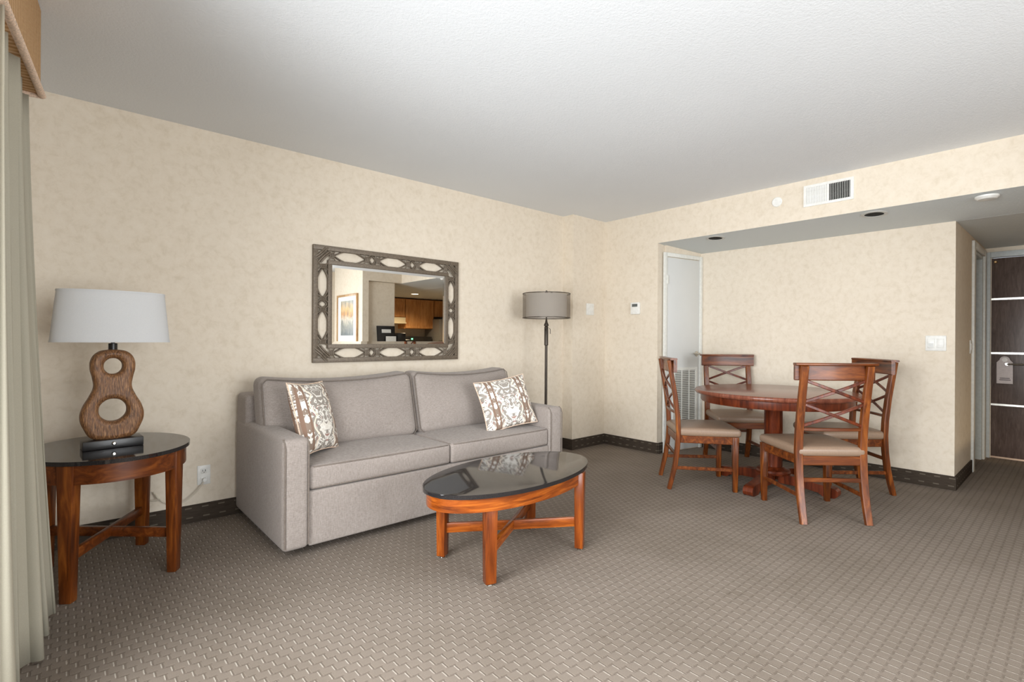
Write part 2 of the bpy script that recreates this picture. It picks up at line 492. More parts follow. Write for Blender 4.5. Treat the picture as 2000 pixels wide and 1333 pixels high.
struct(box('floor', XW - T, XE + T, -3.6, DA + T, -0.1, 0.0, M_CARPET), 'taupe woven carpet with small pale dashes across the whole room', 'carpet floor')
struct(multi_box('ceiling', [(XW - T, XB, YS - T, DA + T, HC, HC + 0.1)], M_CEIL), 'smooth white painted ceiling over the main room', 'ceiling')
struct(box('wall_north', XW - T, 3.950, DA, DA + T, 0, HC, M_WALL), 'beige papered wall behind the sofa and mirror', 'wall')
struct(prism('wall_pillar', [(3.945, DP), (XB + T, DP), (XB + T, DA + T), (3.945, DA + T)], 0, HC, M_WALL), 'beige papered corner pier standing right of the floor lamp', 'wall')
# wall with thermostat and the header above the alcove
bm = bmesh.new()
bm_box(bm, XB, XB + T, AL[1], DP, 0, HC)
bm_box(bm, XB, XB + T, -0.75, AL[1], ZL, HC)
struct(link('wall_east', done(bm, 'wall_east'), M_WALL), 'beige papered wall with thermostat, running on as header over the alcove', 'wall')
# alcove side wall (with the closet door), slightly splayed
def alc(s, off=0.0):
    d = Vector((AC[0] - AL[0], AC[1] - AL[1])); L = d.length; d /= L; nrm = Vector((d.y, -d.x))
    p = Vector(AL) + d * s - nrm * off if False else Vector(AL) + d * s + nrm * off
    return (p.x, p.y)
ALEN = (Vector(AC) - Vector(AL)).length
ALROT = math.atan2(AC[1] - AL[1], AC[0] - AL[0])
struct(prism('wall_closet', [alc(0.121, 0), alc(ALEN + 0.02, 0), alc(ALEN + 0.02, -T), alc(0.121, -T)], 0, 2.13, M_WALL), 'beige papered side wall of the alcove round the closet door', 'wall')
struct(box('wall_alcove', XC, XC + T, YH, 2.74, 0, 2.13, M_WALL), 'beige papered wall behind the dining table', 'wall')
struct(multi_box('wall_hall', [(XC + T, 5.99, YH, YH + T, 0, 2.12), (5.99, 6.70, YH, YH + T, 1.985, 2.12), (6.70, XE, YH, YH + T, 0, 2.12)], M_WALL), 'beige papered hall wall leading to the entry door', 'wall')
struct(multi_box('wall_entry', [(XE, XE + T, 0.61, YH + T, 0, 2.12), (XE, XE + T, -0.33, 0.61, 1.985, 2.12), (XE, XE + T, -3.42, -0.33, 0, 2.12)], M_WALL), 'beige papered wall around the dark entry door', 'wall')
struct(box('wall_bathroom', 5.4, XE + T, 1.5, 1.6, 0, 2.12, M_WALL), 'dim wall inside the doorway off the hall', 'wall')
# soffit underside of alcove, hall and kitchen
bm = bmesh.new()
v = [bm.verts.new(p) for p in ((XB + 0.001, 2.86, ZL - 0.0005), (XC + 0.01, 2.86, ZA), (XC + 0.01, -3.42, ZA), (XB + 0.001, -3.42, ZL - 0.0005),
                               (XB + 0.001, 2.86, ZL + 0.06), (XC + 0.01, 2.86, ZA + 0.1), (XC + 0.01, -3.42, ZA + 0.1), (XB + 0.001, -3.42, ZL + 0.06))]
for f in ((0, 1, 2, 3), (4, 7, 6, 5), (0, 4, 5, 1), (1, 5, 6, 2), (2, 6, 7, 3), (3, 7, 4, 0)): bm.faces.new([v[i] for i in f])
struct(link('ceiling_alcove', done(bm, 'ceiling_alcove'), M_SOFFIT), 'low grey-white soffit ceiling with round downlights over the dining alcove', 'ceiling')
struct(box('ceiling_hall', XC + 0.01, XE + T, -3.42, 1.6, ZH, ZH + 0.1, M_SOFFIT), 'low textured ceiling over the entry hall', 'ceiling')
# window wall (left, mostly outside the frame) with its opening
WY0, WY1, WZ0, WZ1 = -0.70, 2.20, 0.30, 2.20
struct(multi_box('wall_west', [(XW - T, XW, YS, WY0, 0, HC), (XW - T, XW, WY1, DA, 0, HC), (XW - T, XW, WY0, WY1, 0, WZ0), (XW - T, XW, WY0, WY1, WZ1, HC)], M_WALL), 'beige papered window wall behind the curtain', 'wall')
w = empty('window_1', (XW - 0.06, (WY0 + WY1) / 2, WZ0)); struct(w, 'wide window behind the curtain and valance', 'window')
hy, hz = (WY1 - WY0) / 2, WZ1 - WZ0
multi_box('window_frame', [(-0.03, 0.03, -hy, -hy + 0.05, 0, hz), (-0.03, 0.03, hy - 0.05, hy, 0, hz), (-0.03, 0.03, -hy + 0.05, hy - 0.05, 0, 0.05), (-0.03, 0.03, -hy + 0.05, hy - 0.05, hz - 0.05, hz), (-0.025, 0.025, -0.025, 0.025, 0.05, hz - 0.05)], M_TRIM, w)
for a, b in ((-hy + 0.05, -0.025), (0.025, hy - 0.05)): box('window_pane', -0.003, 0.003, a, b, 0.05, hz - 0.05, M_PANE, w)
# unseen south wall; its opening and glass door are added for the fill light
struct(multi_box('wall_south', [(XW - T, 0.2, YS - T, YS, 0, HC), (2.8, 3.74, YS - T, YS, 0, HC), (0.2, 2.8, YS - T, YS, 2.25, HC)], M_WALL), 'beige papered wall with an added glass door behind the camera', 'wall')
d = empty('added_door', (1.5, YS - 0.06, 0)); struct(d, 'added sliding glass door for the fill light, unseen behind the camera', 'door')
multi_box('added_door_frame', [(-1.3, -1.24, -0.03, 0.03, 0, 2.25), (1.24, 1.3, -0.03, 0.03, 0, 2.25), (-1.24, 1.24, -0.03, 0.03, 2.19, 2.25), (-1.24, 1.24, -0.03, 0.03, 0, 0.06), (-0.04, 0.04, -0.025, 0.025, 0.06, 2.19)], M_TRIM, d)
for a, b in ((-1.24, -0.04), (0.04, 1.24)): box('added_door_pane', a, b, -0.003, 0.003, 0.06, 2.19, M_PANE, d)
# kitchen side (seen in the mirror)
struct(box('wall_return', 3.74, 3.85, -3.42, -0.75, 0, HC, M_WALL), 'beige wall end with the framed picture, seen in the mirror', 'wall')
struct(box('wall_soffit', 3.85, XB, -0.87, -0.75, ZL, HC, M_WALL), 'beige header over the kitchen bar, seen in the mirror', 'wall')
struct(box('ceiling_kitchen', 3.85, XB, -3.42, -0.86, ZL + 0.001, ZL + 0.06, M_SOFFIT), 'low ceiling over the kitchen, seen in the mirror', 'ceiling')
struct(box('wall_partition', 3.85, 4.36, -0.92, -0.80, 0, ZL - 0.004, M_WALL), 'beige partition beside the kitchen opening, seen in the mirror', 'wall')
struct(box('wall_bar', 4.36, 6.0, -0.92, -0.80, 0, 1.03, M_WALL), 'half wall carrying the kitchen bar, seen in the mirror', 'wall')
struct(box('wall_kitchen', 3.85, XE, -3.42, -3.30, 0, ZH, M_WALL), 'beige wall behind the kitchen cabinets, seen in the mirror', 'wall')

# baseboards of dark carpet strip
def baseb(name, o, label): return struct(o, label, 'baseboard')
ZB, TB = 0.108, 0.012
baseb('', box('baseboard_north', XW, 3.945, DA - TB, DA, 0, ZB, M_BASEX, bev=0.003), 'dark brown carpet baseboard with pale dashes behind sofa and end table')
baseb('', multi_box('baseboard_pillar', [(3.945 - TB, 3.945, DP - TB, DA - TB, 0, ZB), (3.945, XB - TB, DP - TB, DP, 0, ZB)], M_BASEX), 'dark brown carpet baseboard round the corner pier')
baseb('', multi_box('baseboard_east', [(XB - TB, XB, AL[1] - TB, DP, 0, ZB), (XB, XB + 0.11, AL[1] - TB - 0.012, AL[1] - 0.012, 0, ZB)], M_BASEY), 'dark brown carpet baseboard under the thermostat')
baseb('', box('baseboard_alcove', XC - TB, XC, YH - TB, 2.72, 0, ZB, M_BASEY, bev=0.003), 'dark brown carpet baseboard with pale dashes behind the dining table')
baseb('', box('baseboard_hall', XC, 5.985, YH - TB, YH, 0, ZB, M_BASEX, bev=0.003), 'dark brown carpet baseboard along the hall wall')

# closet door in the alcove side wall
d1 = empty('door_1', (AL[0], AL[1], 0), ALROT)      # local x along wall, local -y into the room
struct(d1, 'narrow grey closet door with louvred return grille in the alcove', 'door')
D0, D1 = 0.105, ALEN - 0.035
multi_box('door_casing', [(D0 - 0.03, D0 + 0.012, -0.022, 0.0, 0, 2.035), (D1 - 0.012, D1 + 0.03, -0.022, 0.0, 0, 2.035), (D0 + 0.012, D1 - 0.012, -0.022, 0.0, 1.995, 2.035)], M_TRIM, d1, 0.003)
leaf = box('door_leaf', D0 + 0.014, D1 - 0.014, -0.014, -0.001, 0.012, 1.988, M_DOORP, d1, 0.002)
for z in (0.25, 1.76): box('hinge', D0 + 0.006, D0 + 0.022, -0.028, -0.014, z - 0.045, z + 0.045, M_TRIM, d1, 0.002)
gx0, gx1, gz0, gz1 = D0 + 0.10, D1 - 0.05, 0.27, 0.86
gr = multi_box('return_grille', [(gx0, gx0 + 0.03, -0.024, -0.014, gz0, gz1), (gx1 - 0.03, gx1, -0.024, -0.014, gz0, gz1), (gx0 + 0.03, gx1 - 0.03, -0.024, -0.014, gz0, gz0 + 0.03), (gx0 + 0.03, gx1 - 0.03, -0.024, -0.014, gz1 - 0.03, gz1)]
               + [(gx0 + (gx1 - gx0) * k - 0.005, gx0 + (gx1 - gx0) * k + 0.005, -0.0245, -0.0185, gz0 + 0.03, gz1 - 0.03) for k in (0.36, 0.66)], M_TRIM, d1, 0.0)
box('grille_backing', gx0 + 0.03, gx1 - 0.03, -0.0155, -0.0142, gz0 + 0.03, gz1 - 0.03, plain('grille_dark', srgb(120, 118, 112), 0.6), gr)
bm = bmesh.new(); bm_box(bm, gx0 + 0.03, gx1 - 0.03, -0.0025, 0.0025, -0.005, 0.005, Matrix.Rotation(0.5, 4, 'X'))
slat_me = done(bm, 'slat'); slat_me.materials.append(M_TRIM)
for i in range(28):
    s = link('slat', slat_me, None, gr); s.location = (0, -0.0195, gz0 + 0.04 + i * (gz1 - gz0 - 0.08) / 27)
hd = lathe('door_handle', [(0.028, 0), (0.028, 0.008), (0.011, 0.014), (0.011, 0.045)], M_CHROME, d1, 16)
hd.location = (D1 - 0.06, -0.014, 1.0); hd.rotation_euler = (PI / 2, 0, 0)
lv = sweep('lever', [(0, 0, 0.042), (0.02, 0, 0.046), (-0.05, 0, 0.048), (-0.095, 0.002, 0.046)][0:1] + [(-0.03, 0, 0.046), (-0.07, 0.002, 0.046), (-0.1, 0.006, 0.044)], circ(0.008), M_CHROME, hd, up=(0, 1, 0))

# doorway off the hall and the entry door
d2 = empty('door_2', (6.0, YH, 0)); struct(d2, 'white painted door and casing in the hall wall', 'door')
multi_box('door_casing', [(-0.03, 0.055, -0.02, 0.0, 0, 2.035), (0.70, 0.78, -0.02, 0.0, 0, 2.035), (0.055, 0.70, -0.02, 0.0, 1.975, 2.035)], M_TRIM, d2, 0.004)
multi_box('door_jamb', [(0.0, 0.03, 0.0, T, 0, 1.975), (0.67, 0.70, 0.0, T, 0, 1.975), (0.03, 0.67, 0.0, T, 1.945, 1.975)], M_JAMB, d2)
box('door_leaf', 0.034, 0.666, 0.045, 0.085, 0.008, 1.94, M_JAMB, d2, 0.003)
d4 = empty('door_4', (XE, 0.14, 0)); struct(d4, 'dark brown laminate entry door with three bright metal strips', 'door')
multi_box('door_casing', [(-0.025, 0.05, 0.475, 0.515, 0, 2.03), (-0.025, 0.05, -0.515, -0.475, 0, 2.03), (-0.025, 0.05, -0.475, 0.475, 1.975, 2.03)], M_JAMB, d4, 0.004)
box('door_leaf', 0.0, 0.045, -0.468, 0.472, 0.018, 1.968, M_DOORW, d4, 0.002)
for z in (1.566, 1.034, 0.529): box('metal_strip', -0.004, 0.002, -0.468, 0.470, z - 0.009, z + 0.009, M_WHITE if False else plain('bright_strip', srgb(236, 234, 226), 0.25, 0.4), d4)
box('gap_light_strip', -0.004, 0.03, -0.468, 0.470, 0.004, 0.02, plain('gap_light_tone', srgb(206, 176, 150), 0.3, 0.5), d4)  # pale strip painted for the light gap under the door
hh = lathe('door_handle', [(0.026, 0), (0.026, 0.008), (0.012, 0.013), (0.012, 0.05)], M_CHROME, d4, 16)
hh.location = (0, 0.355, 0.93); hh.rotation_euler = (0, -PI / 2, 0)
sweep('lever', [(0, 0, 0.047), (0, -0.04, 0.05), (0, -0.09, 0.05), (0, -0.115, 0.044)], circ(0.0085), M_CHROME, hh, up=(1, 0, 0))
k = lathe('door_guard', [(0.014, 0), (0.014, 0.02), (0.008, 0.026)], plain('brass', srgb(160, 130, 90), 0.35, 0.8), d4, 12); k.location = (0, 0.44, 1.93); k.rotation_euler = (0, -PI / 2, 0)

# do-not-disturb hanger on the handle
hg = empty('door_hanger', (XE - 0.03, 0.455 + 0.055, 0.74)); tag(hg, 'pale paper door hanger on the entry door handle', 'door hanger')
pts = []
W2, HB, HT = 0.057, 0.205, 0.255
outl = [(-W2, 0), (W2, 0), (W2, HB)] + [(0.036 * math.cos(a), HB + 0.026 + 0.034 * math.sin(a)) for a in [k * PI / 12 for k in range(13)]] + [(-W2, HB)]
bm = bmesh.new()
o1 = [bm.verts.new((0.001, y, z)) for y, z in outl]; o2 = [bm.verts.new((-0.001, y, z)) for y, z in outl]
bm.faces.new(o1); bm.faces.new(o2[::-1])
for i in range(len(outl)): bm.faces.new((o1[i], o1[(i + 1) % len(outl)], o2[(i + 1) % len(outl)], o2[i]))
link('hanger_card', done(bm, 'hanger_card'), M_PAPER, hg)
for z, a, b in ((0.052, -0.036, 0.034), (0.036, -0.042, 0.038)): box('print_line', -0.0016, -0.001, a, b, z - 0.004, z + 0.004, M_INK, hg)
hp = lathe('hole_ring', [(0.02, 0), (0.02, 0.0012)], plain('hanger_hole', srgb(226, 222, 218), 0.5), hg, 16); hp.location = (-0.001, 0, HB + 0.026); hp.rotation_euler = (0, -PI / 2, 0)

# ------------------------------------------------------------------ things fixed to walls and ceilings
# vent on the header
vt = empty('air_vent', (XB, 1.331, 2.305)); tag(vt, 'white supply air vent with upright slats high on the header', 'air vent')
hw, hh_ = 0.173, 0.085
multi_box('vent_frame', [(-0.012, 0, -hw, -hw + 0.022, -hh_, hh_), (-0.012, 0, hw - 0.022, hw, -hh_, hh_), (-0.012, 0, -hw + 0.022, hw - 0.022, -hh_, -hh_ + 0.02), (-0.012, 0, -hw + 0.022, hw - 0.022, hh_ - 0.02, hh_), (-0.012, 0, -0.008, 0.008, -hh_ + 0.02, hh_ - 0.02)], M_WHITE, vt)
box('vent_backing', -0.002, -0.0005, -hw + 0.022, hw - 0.022, -hh_ + 0.02, hh_ - 0.02, M_RECESS_SHADE, vt)
bm = bmesh.new(); bm_box(bm, -0.006, 0.006, -0.0012, 0.0012, -hh_ + 0.02, hh_ - 0.02)
sm = done(bm, 'slat'); sm.materials.append(M_WHITE)
for side in (-1, 1):
    for i in range(12):
        s = link('slat', sm, None, vt); s.location = (-0.0075, side * (0.016 + i * 0.0117), 0); s.rotation_euler = (0, 0, (-0.95 if side > 0 else 0.29))
# sprinkler cover disc
sd = lathe('sprinkler_cover', [(0.041, 0), (0.041, 0.006), (0.036, 0.010), (0.0, 0.011)], M_WHITE, None, 28, cap=False)
sd.location = (XB, 1.71, 2.306); sd.rotation_euler = (0, -PI / 2, 0); tag(sd, 'small round white cover disc left of the air vent', 'cover disc')
# downlights
def downlight(x, y, z, r, label, tilt):
    e = empty('downlight', (x, y, z)); e.rotation_euler = (0, tilt, 0)
    lathe('trim_ring', [(r * 0.74, -0.001), (r * 0.74, -0.006), (r, -0.004), (r, 0.0), ], M_SOFFIT if False else plain('downlight_trim', srgb(190, 190, 186), 0.4), e, 32, cap=False)
    lathe('can_shade_disc', [(0.001, -0.002), (r * 0.75, -0.002)], M_RECESS_SHADE, e, 32, cap=False)  # flat black disc painted in place of the shaded can interior
    return tag(e, label, 'downlight', 'alcove downlights')
TILT = math.atan2(ZL - ZA, XC - XB)
zs = lambda x: ZL - (x - XB) * (ZL - ZA) / (XC - XB)
downlight(4.60, 2.31, zs(4.60), 0.085, 'unlit round downlight in the soffit near the closet door', TILT)
downlight(4.60, 1.06, zs(4.60), 0.085, 'unlit round downlight in the soffit below the air vent', TILT)
sp = lathe('smoke_alarm', [(0.062, 0), (0.062, -0.012), (0.048, -0.024), (0.0, -0.027)], M_WHITE, None, 28, cap=False)
sp.location = (4.575, 0.43, zs(4.575)); tag(sp, 'flat white round alarm on the soffit near the hall', 'smoke alarm')
# thermostat
th = empty('thermostat', (XB, 3.102, 1.472)); tag(th, 'small white thermostat with grey display on the wall', 'thermostat')
box('thermostat_body', -0.024, 0, -0.055, 0.055, -0.062, 0.062, M_WHITE, th, 0.006)
box('display', -0.0255, -0.023, -0.032, 0.034, 0.016, 0.046, M_LCD, th)
box('button_flap', -0.0255, -0.023, -0.042, 0.042, -0.048, 0.0, M_WHITE, th, 0.001)
# blank plate on pillar
bp = empty('wall_plate', (4.218, DP, 1.468)); tag(bp, 'blank white wall plate on the corner pier', 'wall plate')
box('plate', -0.062, 0.062, -0.008, 0, -0.062, 0.062, M_WHITE, bp, 0.003)
for z in (-0.04, 0.04):
    s = lathe('screw', [(0.005, 0), (0.005, 0.002)], M_WHITE, bp, 10); s.location = (0, -0.008, z); s.rotation_euler = (PI / 2, 0, 0)
# switch plate on alcove wall
sw = empty('light_switch', (XC, 0.772, 1.131)); tag(sw, 'white double switch plate on the alcove wall by the hall', 'light switch')
box('plate', -0.007, 0, -0.064, 0.064, -0.060, 0.060, M_WHITE, sw, 0.003)
box('rocker', -0.012, -0.006, -0.05, -0.006, -0.036, 0.036, M_WHITE, sw, 0.002)
box('rocker', -0.012, -0.006, 0.006, 0.05, -0.036, 0.036, M_WHITE, sw, 0.002)
box('dimmer', -0.0135, -0.011, 0.012, 0.044, -0.03, 0.0, plain('rocker_grey', srgb(206, 206, 202), 0.4), sw)
s2 = empty('light_switch', (5.90, YH, 1.10)); tag(s2, 'narrow white switch plate on the hall wall beside the casing', 'light switch')
box('plate', -0.035, 0.035, -0.007, 0, -0.058, 0.058, M_WHITE, s2, 0.003); box('rocker', -0.015, 0.015, -0.011, -0.006, -0.03, 0.03, M_WHITE, s2, 0.002)
# outlet behind end table
ol = empty('wall_outlet', (0.661, DA, 0.283)); tag(ol, 'white duplex outlet on the wall between end table and sofa', 'wall outlet')
box('plate', -0.036, 0.036, -0.006, 0, -0.06, 0.06, M_WHITE, ol, 0.003)
for z in (-0.026, 0.026):
    sk = box('socket', -0.018, 0.018, -0.0085, -0.005, z - 0.016, z + 0.016, M_WHITE, ol, 0.004)
    for dx in (-0.007, 0.007): box('slot', dx - 0.0015, dx + 0.0015, -0.009, -0.0084, z - 0.004, z + 0.008, M_RECESS_SHADE, sk)
    box('slot', -0.0025, 0.0025, -0.009, -0.0084, z - 0.011, z - 0.007, M_RECESS_SHADE, sk)

# ------------------------------------------------------------------ curtain and valance
vx = empty('valance', (-0.072, 2.745, 2.09), 0); vx.rotation_euler = (0, 0, -0.094)
tag(vx, 'tan woven fabric valance with corded lower edge above the curtain', 'valance')
box('valance_board', -0.16, 0.0, -3.3, 0.0, 0.012, 0.345, M_VALANCE, vx, 0.004)
sweep('cord_trim', [(0.004, -3.3, 0.008), (0.004, -1.5, 0.008), (0.004, 0.0, 0.008), (-0.08, 0.004, 0.008), (-0.16, 0.004, 0.008)], circ(0.013, 10), M_CORD, vx)

def curtain(name, label, y0, y1, x_top, x_bot_fn, folds, amp, z0, z1, mat, grp=None):
    bm = bmesh.new(); nu, nv = 150, 14; G = []
    for j in range(nv + 1):
        tz = j / nv; z = z0 + (z1 - z0) * tz
        row = []
        for i in range(nu + 1):
            s = i / nu
            y = y0 + (y1 - y0) * s
            flare = (1 - tz) ** 1.3
            ph = s * folds * 2 * PI
            a = amp * (0.75 + 0.5 * flare) * (0.85 + 0.3 * math.sin(3.1 * s * 5 + 1))
            xx = x_top(s) + (x_bot_fn(s) - x_top(s)) * flare + a * math.sin(ph) + 0.006 * math.sin(ph * 2.3 + tz * 2)
            yy = y + a * 0.45 * math.sin(2 * ph) + 0.05 * flare * s
            row.append(bm.verts.new((xx, yy, z)))
        G.append(row)
    for j in range(nv):
        for i in range(nu): bm.faces.new((G[j][i], G[j][i + 1], G[j + 1][i + 1], G[j + 1][i]))
    bmesh.ops.recalc_face_normals(bm, faces=bm.faces)
    me = bpy.data.meshes.new(name); bm.to_mesh(me); bm.free()
    o = link(name, me, mat, None, 80)
    md = o.modifiers.new('thick', 'SOLIDIFY'); md.thickness = 0.004; md.offset = 0
    return tag(o, label, 'curtain', grp)
cu = curtain('curtain', 'long grey-beige pleated curtain hanging beside the end table', 2.0, 2.76, lambda s: -0.175 + 0.035 * s, lambda s: -0.175 + 0.115 * s, 4.4, 0.052, 0.012, 2.085, M_CURTAIN)
hem = empty('hem_dummy') if False else None

# ------------------------------------------------------------------ sofa
sofa = empty('sofa', (1.87, 3.16, 0)); tag(sofa, 'long warm grey fabric sofa with two seat cushions below the mirror', 'sofa')
SX, SY = 1.87, 3.16
def sb(name, x0, x1, y0, y1, z0, z1, r, bulge=(0, 0, 0), mat=M_SOFA, parent=sofa, fn=None, n=7):
    return rounded(name, (x0 + x1) / 2 - SX, (y0 + y1) / 2 - SY, (z0 + z1) / 2, x1 - x0, y1 - y0, z1 - z0, r, mat, parent, bulge, n, fn)
XL, XR, YF, YBK = 0.835, 2.905, 2.685, 3.632
AW = 0.136
armL = sb('arm', XL, XL + AW, YF, YBK, 0.045, 0.622, 0.028, (0.004, 0.004, 0.006))
armR = sb('arm', XR - AW, XR, YF, YBK, 0.045, 0.622, 0.028, (0.004, 0.004, 0.006))
for arm, x in ((armL, XL), (armR, XR - AW)):
    for xx in (x + 0.010, x + AW - 0.008):
        tube('piping', [(xx - SX, YF - SY - 0.002, z) for z in (0.066, 0.2, 0.4, 0.575)] + [(xx - SX, YF - SY + 0.008, 0.605), (xx - SX, YF - SY + 0.03, 0.620)], 0.0045, M_PIPING, arm, 6, up=(0, 1, 0))
sb('base', XL + AW, XR - AW, YF + 0.012, YBK - 0.02, 0.045, 0.335, 0.012)
sb('back_frame', XL + 0.004, XR - 0.004, 3.40, YBK - 0.002, 0.5, 0.79, 0.03)
xm = 1.872
for a, b in ((XL + AW + 0.004, xm - 0.002), (xm + 0.002, XR - AW - 0.004)):
    sc = sb('seat_cushion', a, b, YF + 0.012, 3.42, 0.338, 0.466, 0.022, (0.003, 0.006, 0.016))
    for zz in (0.347, 0.459):
        y_ = YF + 0.018 - SY
        tube('piping', [(a + 0.012 - SX, y_ + 0.35, zz), (a + 0.010 - SX, y_ + 0.02, zz), (a + 0.022 - SX, y_, zz)] + [(a + (b - a) * k / 8 - SX, y_ - 0.006 * math.sin(PI * k / 8), zz) for k in range(1, 8)] + [(b - 0.022 - SX, y_, zz), (b - 0.010 - SX, y_ + 0.02, zz), (b - 0.012 - SX, y_ + 0.35, zz)], 0.0042, M_PIPING, sc, 6)
# back cushions lean back, overlap the arms at the outer ends, sag a little between their corners
def back_fn(lean, sag, out_dir):
    def fn(p, un):
        t = (un[2] + 1) / 2
        p = Vector(p)
        p.y += lean * t
        p.z -= sag * max(0, 1 - un[0] ** 2) * t
        p.y -= 0.02 * max(0, 1 - un[0] ** 2) * math.sin(PI * t)
        if out_dir * un[0] > 0.55 and t < 0.38:      # notch over the arm
            pass
        return p
    return fn
for k, (a, b, od) in enumerate(((0.872, 1.898, -1), (1.906, 2.822, 1))):
    bc = rounded('back_cushion', (a + b) / 2 - SX, 3.225 - SY, 0.682, b - a, 0.20, 0.455, 0.06, M_SOFA, sofa, (0.0, 0.045, 0.0), 12, back_fn(0.115, 0.035, od))
    fr = [(-1, -0.93), (-1, 0.2), (-1, 0.9)]
    path = []
    hw2, hz2 = (b - a) / 2 - 0.012, 0.2275 - 0.012
    loop = [(-hw2, -hz2 + .03), (-hw2, 0), (-hw2, hz2 - .03), (-hw2 + .03, hz2)] + [(-hw2 + 2 * hw2 * q / 8, hz2) for q in range(1, 8)] + [(hw2 - .03, hz2), (hw2, hz2 - .03), (hw2, 0), (hw2, -hz2 + .03), (hw2 - .03, -hz2), (0, -hz2), (-hw2 + .03, -hz2)]
    for (px, pz) in loop:
        t = (pz / 0.2275 + 1) / 2
        sg = 0.035 * max(0, 1 - (px / ((b - a) / 2)) ** 2) * t
        path.append(((a + b) / 2 - SX + px, 3.225 - SY - 0.088 + 0.115 * t - 0.012 * max(0, 1 - (px / ((b - a) / 2)) ** 2), 0.682 + pz - sg))
    tube('piping', path, 0.004, M_PIPING, bc, 6, closed=True, up=(0, 1, 0))
for x in (XL + 0.08, XR - 0.08):
    for y in (YF + 0.16, YBK - 0.08):
        lathe('leg', [(0.024, 0.0), (0.028, 0.05)], M_BLACK, sofa, 14, loc=(x - SX, y - SY, 0))

# throw pillows
def pillow(name, label, loc, rot, w, h, t):
    n = 26; bm = bmesh.new(); top = []; bot = []
    for i in range(n + 1):
        for sgn, L in ((1, top), (-1, bot)): L.append([])
        for j in range(n + 1):
            u = -1 + 2 * i / n; v_ = -1 + 2 * j / n
            u = math.copysign(abs(u) ** 0.85, u); v_ = math.copysign(abs(v_) ** 0.85, v_)
            x = w / 2 * u * (1 - 0.07 * (1 - v_ * v_)); y = h / 2 * v_ * (1 - 0.07 * (1 - u * u))
            th_ = t / 2 * (max(0, 1 - u * u) * max(0, 1 - v_ * v_)) ** 0.42
            edge = i in (0, n) or j in (0, n)
            a = bm.verts.new((x, y, th_)); top[-1].append(a)
            bot[-1].append(a if edge else bm.verts.new((x, y, -th_)))
    for i in range(n):
        for j in range(n):
            bm.faces.new((top[i][j], top[i + 1][j], top[i + 1][j + 1], top[i][j + 1]))
            bm.faces.new((bot[i][j], bot[i][j + 1], bot[i + 1][j + 1], bot[i + 1][j]))
    root = empty(name, (0, 0, 0))
    link('pillow_cover', done(bm, 'pillow_cover'), M_DAMASK, root, 70)
    ep = []
    for k in range(40):
        q = k / 10
        sidx = int(q); f = -1 + 2 * (q - sidx)
        u, v_ = [(f, -1), (1, f), (-f, 1), (-1, -f)][sidx]
        ep.append((w / 2 * u * (1 - 0.07 * (1 - v_ * v_)), h / 2 * v_ * (1 - 0.07 * (1 - u * u)), 0))
    tube('edge_cord', ep, 0.004, M_CORD, root, 6, closed=True)
    root.matrix_world = Matrix.Translation(loc) @ rot
    return tag(root, label, 'pillow', 'patterned throw pillows')
def basis(xa, ya):
    xa = Vector(xa).normalized(); za = xa.cross(Vector(ya)).normalized(); ya = za.cross(xa)
    return Matrix((xa, ya, za)).transposed().to_4x4()
pillow('throw_pillow', 'damask throw pillow leaning in the left corner of the sofa', (1.10, 2.995, 0.682), basis((0.80, 0.58, -0.05), (-0.24, 0.22, 1.0)), 0.34, 0.42, 0.15)
pillow('throw_pillow', 'damask throw pillow tilted at the right arm of the sofa', (2.515, 2.905, 0.660), basis((0.97, -0.13, 0.12), (-0.20, 0.42, 1.0)), 0.45, 0.39, 0.14)

# ------------------------------------------------------------------ mirror
mr = empty('wall_mirror', (1.950, DA, 1.388)); tag(mr, 'wide wall mirror in pewter openwork frame above the sofa', 'mirror')
OW, OH, IW, IH = 0.627, 0.422, 0.492, 0.290
FD = -0.030       # front of frame (towards the room)
def frame_ring(name, w, h, t, y0, y1, mat, parent):
    multi = [(-w, w, y0, y1, h - t, h), (-w, w, y0, y1, -h, -h + t), (-w, -w + t, y0, y1, -h + t, h - t), (w - t, w, y0, y1, -h + t, h - t)]
    return multi_box(name, multi, mat, parent, 0.002)
frame_ring('outer_rail', OW, OH, 0.034, FD, -0.001, M_FRAME, mr)
frame_ring('inner_rail', IW + 0.030, IH + 0.030, 0.030, FD - 0.002, -0.001, M_FRAME, mr)
bm = bmesh.new()
bw = 0.022
o_ = [(-IW, -IH), (IW, -IH), (IW, IH), (-IW, IH)]; i_ = [(-IW + bw, -IH + bw), (IW - bw, -IH + bw), (IW - bw, IH - bw), (-IW + bw, IH - bw)]
vo = [bm.verts.new((x, -0.0215, z)) for x, z in o_]; vi = [bm.verts.new((x, -0.0230, z)) for x, z in i_]
vb = [bm.verts.new((x, -0.006, z)) for x, z in o_]
bm.faces.new(vi)
for i in range(4):
    bm.faces.new((vo[i], vo[(i + 1) % 4], vi[(i + 1) % 4], vi[i])); bm.faces.new((vb[i], vb[(i + 1) % 4], vo[(i + 1) % 4], vo[i]))
bm.faces.new(vb[::-1])
link('mirror_glass', done(bm, 'mirror_glass'), M_MIRROR, mr)
